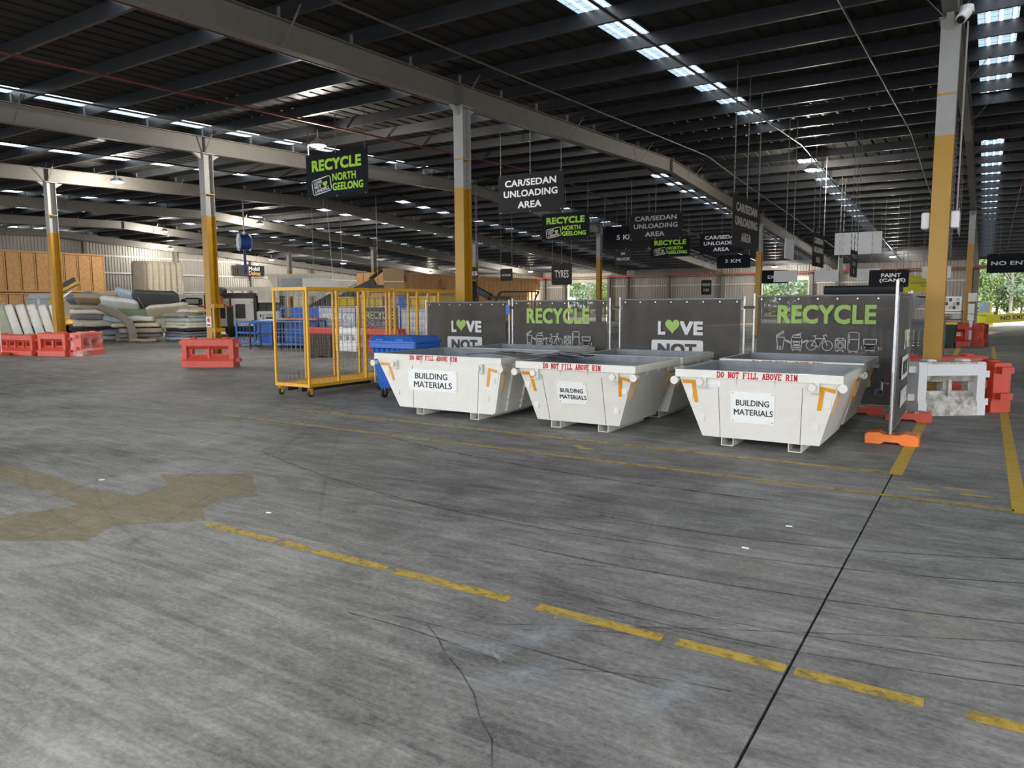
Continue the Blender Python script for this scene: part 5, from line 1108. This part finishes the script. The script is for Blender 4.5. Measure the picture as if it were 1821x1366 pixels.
t = thing('loader_arm', 'black folded loader arm behind the left love-heart banner', 'machine', (-20.6, 30, 0), 0)
mb = MB(); mb.bar((-.9, 0, .2), (-.75, 0, 2.6), .35, .3); mb.bar((-.8, 0, 2.5), (.2, 0, 2.05), .3, .28); mb.bar((.2, 0, 2.05), (1.3, 0, 1.98), .24, .14); mb.obj('arm', M_black, t)
mb = MB(); mb.bb(-1.2, 1.0, -.4, .6, 0, .9); mb.obj('chassis', M_dark, t); MB().tube((-.75, -.22, 2.5), (-.75, .22, 2.5), .1, 10).obj('pivot', M_galv, t)
# yellow containers and blue bales beyond the back fence
def steelbox(label, x0, x1, y, d, H, m, ribs=4, cat='container'):
    t = thing('steel_container', label, cat, ((x0 + x1) / 2, y, 0)); w = (x1 - x0) / 2; MB().cbox((0, d / 2, H / 2), (2 * w, d, H), .04).obj('shell', m, t)
    for k in range(ribs + 1): MB().bb(-w + k * 2 * w / ribs - .03, -w + k * 2 * w / ribs + .03, -.05, 0, .1, H - .05).obj('rib', m, t)
    MB().bb(-w - .04, w + .04, -.07, .02, H - .08, H).obj('top_rail', m, t)
steelbox('yellow steel container left of the black conveyor support, behind the back fence', -26.6, -25.6, 26, 1.6, 2.1, M_machy, 2)
steelbox('yellow steel container in the middle behind the back fence', -25.1, -23.8, 26, 1.6, 2.12, M_machy, 3)
steelbox('yellow steel container at the right behind the back fence', -22.1, -20.6, 26, 1.6, 2.08, M_machy, 3)
t = thing('wrapped_bale', 'grey-blue wrapped bale between the yellow containers', 'bale', (-23.05, 26.2, 0)); MB().cbox((0, .6, 1.06), (1.2, 1.2, 2.1), .12).obj('bale', mat('bale_wrap', (.20, .22, .34), .6, col2=(.38, .30, .36), scale=3), t)
for z in (.5, 1.1, 1.7): MB().bb(-.61, .61, -.012, .0, z, z + .06).obj('strap', M_bluest, t)
MB().bb(.1, .45, -.02, -.005, .2, 2.1).obj('blue_sheet', M_bluest, t)

# ------------------------------------------------------------------ fence line behind the cages
def plainfence(label, x, y, w, zt, m, words, mirror=False, col=None):
    t = thing('temporary_fence', label, 'fence', (x, y, 0), 0, 'back fence panels'); mb = MB()
    for px in (0, w): mb.tube((px, 0, 0), (px, 0, zt + .05), .02, 8)
    for z in (.12, zt): mb.tube((0, 0, z), (w, 0, z), .018, 8)
    mb.obj('frame', M_galv, t); b = MB().bb(.05, w - .05, -.03, -.024, .2, zt - .04).obj('banner', m, t)
    for k, (wd, ww, hh, z, c) in enumerate(words):
        o = text(wd, ww, hh, c, b, (w / 2, -.032, z), .01)
        if mirror: o.scale = (-1, 1, 1)
    for px in (.1, w - .1): MB().cbox((px, 0, .05), (.25, .6, .1), .02).obj('foot_block', M_redpl2, t)
    return b
plainfence('pale grey back-to-front banner fence seen through the yellow cage', -23.7, 22, 2.14, 1.64, M_bannergrey, [('NO ENTRY', 1.75, .34, 1.20, M_white), ('CONTRACTORS ONLY', 1.3, .12, .92, M_white)], True)
b = plainfence('dark recycle banner fence seen through the yellow cage', -21.25, 22, 1.98, 1.64, M_bannerdk, [('RECYCLE', 1.45, .30, 1.30, mat('banner_green_pale', (.50, .62, .30), .7)), ('NORTH', .7, .2, .72, M_bannergrey)])
ic = MB(); icons(ic, -.72, .86, .30, .012); ic.obj('icon_row', M_bannergrey, b, (.99, -.032, 0), kind='stuff')
plainfence('pale grey lettered banner fence left of the dark end banner', -19.15, 22, 1.9, 1.56, M_bannergrey, [('SALE TO', 1.3, .2, 1.3, M_bannerw), ('PUBLIC', 1.2, .2, 1.03, M_bannerw), ('RECYCLING', 1.4, .2, .76, M_bannerw)], True)
t = thing('dark_crate', 'dark slatted crate standing in front of the red and white barrier', 'crate', (-18.55, 17.2, 0), .5)
MB().bb(-.44, .44, -.28, .28, .06, .74).obj('crate_core', M_black, t)
for k in range(7): MB().bb(-.46, .46, -.31, -.28, .08 + k * .095, .155 + k * .095).obj('slat', mat('dark_brown_timber', (.05, .032, .022), .7), t)
for x in (-.4, 0, .4): MB().bb(x - .04, x + .04, -.3, .3, 0, .06).obj('runner', M_dark, t)

# ------------------------------------------------------------------ blue stillages and black rack
def stillage(label, x0, x1, y, d, H, m, rz=0, sheet=False):
    t = thing('steel_stillage', label, 'stillage', ((x0 + x1) / 2, y, 0), rz, 'blue steel stillages'); w = (x1 - x0) / 2
    for sx in (-1, 1):
        for yy in (0, d): MB().bb(sx * w - .035, sx * w + .035, yy - .035, yy + .035, 0, H).obj('post', m, t)
    for z in (.14, H * .55, H - .04):
        mb = MB()
        for yy in (0, d): mb.bb(-w, w, yy - .03, yy + .03, z - .03, z + .03)
        for sx in (-1, 1): mb.bb(sx * w - .03, sx * w + .03, 0, d, z - .03, z + .03)
        mb.obj('rail', m, t)
    n = int(2 * w / .16); mb = MB()
    for k in range(1, n): mb.bar((-w + 2 * w * k / n, 0, .16), (-w + 2 * w * k / n, 0, H - .05), .016); mb.bar((-w + 2 * w * k / n, d, .16), (-w + 2 * w * k / n, d, H - .05), .016)
    mb.obj('mesh_bars', m, t, kind='stuff'); MB().bb(-w, w, 0, d, .15, .19).obj('base_sheet', m, t)
    if sheet: MB().bb(-w + .04, w - .04, d * .5, d * .5 + .04, .2, H - .04).obj('back_sheet', m, t)
    return t
stillage('blue mesh stillage at the left, behind the black rack', -26.3, -24.6, 20.0, 1.2, 1.06, M_bluest, .25)
stillage('blue sheeted stillage right of the black rack', -24.3, -22.7, 20.3, 1.2, 1.1, M_bluest, .25, True)
stillage('tall blue sheeted stillage standing behind the others', -25.9, -23.9, 22.0, 1.2, 1.62, M_bluest, .2, True)
t = thing('blue_tub', 'blue plastic tub inside the left blue stillage', 'tub', (-25.0, 20.45, .2), .25); MB().loft([[(-.4, -.22, 0), (.4, -.22, 0), (.4, .6, 0), (-.4, .6, 0)], [(-.46, -.26, .86), (.46, -.26, .86), (.46, .64, .86), (-.46, .64, .86)]]).obj('tub_body', M_blue, t); MB().bb(-.5, .5, -.3, .68, .84, .9).obj('tub_rim', M_blue, t)
o = MB().cbox((0, 0, .03), (2.0, .9, .06), .01).obj('pink_board', mat('salmon_board', (.62, .22, .14), .6), None, (-23.6, 20.9, 1.12), .25); tag(o, 'salmon pink board lying across the sheeted blue stillage', 'board')
t = thing('black_rack', 'low black steel rack in front of the blue stillages', 'rack', (-23.7, 18.95, 0), .3)
for x in (-.5, .5):
    for y in (0, .7): MB().bb(x - .02, x + .02, y - .02, y + .02, 0, 1.04).obj('leg', M_dark, t)
for z in (.1, .6, 1.02):
    mb = MB()
    for y in (0, .7): mb.bb(-.5, .5, y - .018, y + .018, z - .018, z + .018)
    for x in (-.5, .5): mb.bb(x - .018, x + .018, 0, .7, z - .018, z + .018)
    mb.obj('rail', M_dark, t)

# ------------------------------------------------------------------ step ladder, engine on a bench, excavator, hose reel
t = thing('step_ladder', 'white step ladder standing by the left wall beyond the mattresses', 'ladder', (-37.0, 24.3, 0), .6)
for sx in (-1, 1):
    MB().bar((sx * .30, -.55, 0), (sx * .22, 0, 3.05), .05, .03).obj('front_rail', M_machw, t); MB().bar((sx * .30, .6, 0), (sx * .24, .02, 1.9), .04, .03).obj('rear_rail', M_machw, t)
for k in range(9): z = .3 + k * .3; MB().bb(-.28, .28, -.55 * (1 - z / 3.05) - .06, -.55 * (1 - z / 3.05) + .06, z - .015, z + .015).obj('tread', M_machw, t)
MB().bb(-.35, 1.4, -.25, .25, 2.28, 2.34).obj('platform', M_machw, t)
t = thing('engine_bench', 'red topped bench carrying engines behind the right mattress stack', 'bench', (-35.2, 24.9, 0), .6)
MB().bb(-1.3, 1.1, -.4, .4, 1.62, 1.70).obj('bench_top', M_redpl2, t)
for x in (-1.25, 1.05): MB().bb(x - .04, x + .04, -.38, .38, 0, 1.62).obj('leg', M_dark, t)
t = thing('engine', 'orange and black engine with twin drums on the red bench', 'engine', (-34.85, 25.1, 1.70), .6)
MB().cbox((0, 0, .28), (.55, .5, .5), .05).obj('engine_block', M_orng2, t)
for z, x in ((.78, -.15), (.78, .25)): MB().tube((x, -.3, z), (x, .3, z), .2, 14).obj('drum', M_black, t)
for k in range(5): MB().bb(-.35 + k * .13, -.32 + k * .13, -.3, -.25, .05, .62).obj('fin', M_dark, t)
mb = MB(); mb.tube((-.3, -.28, .1), (.3, -.3, .5), .04, 6); mb.tube((.3, -.28, .1), (.1, -.3, .55), .03, 6); mb.obj('manifold', M_galv, t)
t = thing('dark_motor', 'dark motor unit left of the orange engine on the red bench', 'engine', (-35.9, 24.4, 1.70), .6); MB().cbox((0, 0, .22), (.8, .5, .42), .06).obj('motor_case', M_dark, t); MB().tube((-.4, 0, .24), (-.62, 0, .24), .12, 12).obj('pulley', M_black, t); MB().bb(-.3, .35, -.27, -.25, .1, .34).obj('grille', M_galv, t)
t = thing('white_post', 'tall thin white post left of the crusher', 'post', (-34.6, 24.4, 0)); MB().tube((0, 0, 0), (0, 0, 2.55), .035, 8).obj('post', M_white, t); MB().bb(-.1, .1, -.1, .1, 0, .02).obj('foot_plate', M_white, t)
t = thing('excavator', 'small excavator with curved yellow boom behind the leftmost column', 'excavator', (-42.1, 20.0, 0), .5)
cab = MB(); cab.loft([rr3(.75, .7, 1.2, .1), rr3(.75, .7, 2.1, .1), rr3(.62, .6, 2.36, .12)]); cab.obj('cab', mat('excavator_grey', (.44, .46, .48), .4), t)
for x in (-.38, .34): MB().cbox((x, -.70, 1.82), (.56, .04, .55), .06).obj('window', mat('dark_glass', (.02, .022, .025), .1), t)
MB().cbox((0, .2, .95), (1.7, 1.7, .5), .08).obj('deck', M_machy, t)
for y in (-.6, .6): MB().prism([(a * 1.0 + (-.6 if a < 0 else .6), b) for a, b in arc(0, .36, .35, PI / 2, 2.5 * PI, 16)], y - .2, y + .2, 'y').obj('track', M_rubber, t)
bp = [(.9, -.9, 1.7), (1.0, -.95, 2.15), (1.25, -1.0, 2.45), (1.7, -1.0, 2.68), (2.4, -1.0, 3.0)]
for a, b in zip(bp[:-1], bp[1:]): MB().bar(a, b, .22, .34).obj('boom_section', M_machy, t)
MB().bar((1.1, -.8, 1.95), (1.9, -.8, 2.5), .1).obj('ram', M_galv, t); MB().bar((1.5, -1.13, 2.68), (2.35, -1.13, 3.1), .02, .22).obj('boom_plate', M_dark, t)
t = thing('hose_reel', 'blue hose reel hanging from the roof beside the guarded column', 'hose reel', (-30.2, 23.4, 4.72), -.4)
MB().tube((0, -.22, 0), (0, .22, 0), .34, 18).obj('hose_coil', mat('blue_hose', (.02, .05, .22), .4), t)
for s in (-1, 1): MB().tube((0, s * .25, 0), (0, s * .27, 0), .42, 20).obj('flange', mat('reel_blue', (.16, .34, .62), .35), t)
mb = MB()
for a in range(7): x = 2 * PI * a / 7; mb.path([(.05 * math.cos(x), -.30, .05 * math.sin(x)), (.37 * math.cos(x), -.30, .37 * math.sin(x))], .02, 5)
mb.obj('flange_spokes', M_white, t); MB().tube((0, -.3, 0), (0, -.34, 0), .08, 10).obj('hub', M_white, t)
mb = MB(); mb.bar((0, 0, .3), (0, 0, roof_z(23.4) - 4.725), .05); mb.bar((-.25, 0, .45), (.25, 0, .45), .05); mb.obj('hanger', M_galv, t); MB().bb(-.05, .05, -.05, .05, -1.5, -.34).obj('hanging_hose', mat('blue_hose', (.02, .05, .22), .4), t)
for k, (x, y, z) in enumerate(((-27.0, 26, 3.1), (-28.4, 28, 3.2), (-25.9, 28, 3.1), (-30.5, 28.0, 3.35))):
    o = MB().tube((0, 0, z), (0 if k else -.3, 0, roof_z(y) - .004), .012, 5).obj('hanging_cable', M_galv, None, (x, y, 0)); tag(o, 'thin cable hanging from the roof to the crusher, ' + ('nearest', 'third from the left', 'rightmost', 'leftmost')[k], 'cable', 'cables over the crusher')

# ------------------------------------------------------------------ walkway at right
t = thing('mesh_stillage', 'grey steel mesh stillage behind the side-on fence panel', 'stillage', (-1.4, 16.2, 0), 0, 'grey mesh stillages')
def grey_stillage(t, w=.5, d=1.3, H=1.22):
    for sx in (-1, 1):
        for yy in (0, d): MB().bb(sx * w - .03, sx * w + .03, yy - .03, yy + .03, 0, H).obj('post', M_dgalv, t)
    mb = MB()
    for z in (.12, H / 2, H):
        for yy in (0, d): mb.bb(-w, w, yy - .025, yy + .025, z - .025, z + .025)
        for sx in (-1, 1): mb.bb(sx * w - .025, sx * w + .025, 0, d, z - .025, z + .025)
    mb.obj('rails', M_dgalv, t); mb = MB()
    for k in range(1, 8): mb.bar((w, d * k / 8, .12), (w, d * k / 8, H), .02); mb.bar((-w + 2 * w * k / 8, 0, .12), (-w + 2 * w * k / 8, 0, H), .02)
    mb.obj('mesh_bars', M_dgalv, t, kind='stuff'); MB().bb(-w, w, 0, d, .1, .13).obj('floor_sheet', M_dgalv, t)
grey_stillage(t)
for k, y in enumerate((17.8, 19.4, 21.0, 22.6)):
    c = copy_tree(t); c.location = (-1.42, y, 0); c['label'] = 'grey steel mesh stillage, ' + ('second', 'third', 'fourth', 'fifth')[k] + ' in the row behind the large right column'
for k in range(9):
    g = thing('leaning_grille', ('nearest', 'second', 'third', 'fourth', 'fifth', 'sixth', 'seventh', 'eighth', 'farthest')[k] + ' of the grey mesh panels leaning on the stillage row', 'mesh panel', (-1.30 + .0 * k, 16.4 + .42 * k, 1.26), 0, 'leaning grey mesh panels')
    mb = MB(); a, b = Vector((-.45, -.15, 0)), Vector((.15, .25, .58))
    for q in (Vector((0, 0, 0)), Vector((0, .9, 0))): mb.bar(a + q, b + q, .025)
    mb.bar(a, a + Vector((0, .9, 0)), .025); mb.bar(b, b + Vector((0, .9, 0)), .025); mb.obj('frame', M_dgalv, g)
    mb = MB()
    for i in range(1, 9): mb.bar(a + Vector((0, .1 * i, 0)), b + Vector((0, .1 * i, 0)), .012)
    for i in range(1, 6): p = a + (b - a) * i / 6; mb.bar(p, p + Vector((0, .9, 0)), .012)
    mb.obj('bars', M_dgalv, g, kind='stuff')
o = MB().tube((-2.15, 0, 0), (-1.05, 0, 0), .07, 10).obj('rolled_cloth', M_black, None, (0, 12.53, 1.927)); tag(o, 'black rolled cloth lying along the fence top near the right column', 'roll')
t = thing('wheelie_bin', 'dark green wheelie bin with yellow lid beside the far red barrier', 'bin', (-1.12, 32.3, 0))
MB().loft([rr3(.22, .24, .06, .03), rr3(.29, .33, .88, .03)]).obj('body', M_darkgreen, t); MB().loft([rr3(.31, .36, .88, .03), rr3(.30, .35, .95, .04)]).obj('lid', M_lidyel, t)
for s in (-1, 1): MB().tube((s * .2, .26, .1), (s * .27, .26, .1), .1, 12).obj('wheel', M_rubber, t)
MB().tube((-.24, .37, .86), (.24, .37, .86), .02, 8).obj('handle', M_darkgreen, t)
t = thing('notice_board', 'white notice board covered in photo sheets by the far right column', 'notice board', (-1.95, 58, 0))
MB().bb(-.62, .62, -.02, .02, .9, 2.05).obj('board', M_white, t)
for x in (-.55, .55): MB().bb(x - .03, x + .03, -.03, .03, 0, .9).obj('leg', M_galv, t)
for i in range(5):
    for j in range(3): MB().bb(-.55 + i * .22, -.37 + i * .22, -.03, -.021, 1.2 + j * .26, 1.42 + j * .26).obj('photo_sheet', [M_bannerdk, M_bannergrey, M_bannerw][(i * 2 + j) % 3], t)
t = thing('parts_shelf', 'dark shelf stacked with boxes beneath the notice board', 'shelf', (-1.75, 55, 0))
for z in (.05, .55, 1.05): MB().bb(-.6, .6, 0, .5, z, z + .04).obj('shelf_board', M_dark, t)
for x in (-.58, .58): MB().bb(x - .02, x + .02, 0, .5, 0, 1.3).obj('upright', M_dark, t)
for k, (x, z, m) in enumerate(((-.35, .09, M_bluest), (.3, .09, M_white), (-.3, .59, M_card), (.2, .59, M_white))):
    o = MB().cbox((0, 0, .16), (.4, .3, .32), .01).obj('storage_box', m, None, (-1.75 + x, 55.2, z + .001)); MB().bb(-.2, .2, -.152, -.15, .2, .24).obj('tape_strip', M_plate, o); tag(o, ('blue storage box on the bottom shelf below the notice board', 'white storage box on the bottom shelf below the notice board', 'brown carton on the middle shelf below the notice board', 'white box on the middle shelf below the notice board')[k], 'box')
t = thing('yellow_a_frame', 'pale blue and yellow hoarding just outside the right doorway', 'hoarding', (-.28, 64.8, 0))
MB().bb(-.1, .62, -.02, .02, .9, 1.62).obj('blue_panel', mat('pale_blue_panel', (.45, .62, .80), .4), t); MB().bb(-.25, .85, -.06, .06, -.03, .88).obj('yellow_block', M_yel, t); MB().bb(.62, .74, -.04, .04, .88, 1.64).obj('yellow_post', M_yel, t)
t = thing('grey_cabinet', 'light grey cabinet fixed beside the second right column', 'cabinet', (-.62, 38.9, 0)); MB().cbox((.12, 0, 1.25), (.26, .25, .75), .02).obj('cabinet_body', M_machw, t); MB().bb(.01, .23, -.135, -.125, .92, 1.58).obj('cabinet_door', M_white, t); MB().bb(.05, .2, -.1, .1, 0, .88).obj('stand', M_galv, t); MB().bb(-.03, .32, -.06, .0, 1.72, 2.1).obj('notice', M_plate, t)
t = thing('grab_frame', 'dark rectangular frame with mesh rising behind the middle recycle banner', 'frame', (-28.5, 45, 0))
mb = MB()
for p, q in (((-1.7, 0, 0), (-1.6, 0, 2.0)), ((-1.6, 0, 2.0), (-1.2, 0, 2.56)), ((-1.2, 0, 2.56), (2.0, 0, 2.56)), ((2.0, 0, 2.56), (1.7, 0, 2.0)), ((1.7, 0, 2.0), (1.7, 0, 0))): mb.bar(p, q, .09)
mb.obj('frame_tube', M_dark, t); mb = MB()
for k in range(10): mb.bar((-1.1 + k * .3, 0, .3), (-1.1 + k * .3, 0, 2.5), .02)
for k in range(6): mb.bar((-1.5, 0, .5 + k * .35), (1.8, 0, .5 + k * .35), .02)
mb.obj('mesh_bars', M_dark, t, kind='stuff')
# barrier tape post at the far left
t = thing('white_pole', 'thin white pole leaning in front of the long red barriers', 'pole', (-29.3, 12.25, 0)); MB().tube((0, 0, .1), (-.25, .1, 1.9), .016, 6).obj('pole', M_white, t); MB().cbox((0, 0, .05), (.5, .3, .1), .02).obj('foot_block', M_redpl, t)
# low evening sun reaching the far doorway
sd = bpy.data.lights.new('sun', 'SUN'); sd.energy = 65; sd.angle = R(.6); sd.color = (1, .72, .42)
so = bpy.data.objects.new('sun', sd); COL.objects.link(so)
d = Vector((-.19, -.978, -.085)).normalized(); so.rotation_euler = d.to_track_quat('-Z', 'Y').to_euler()
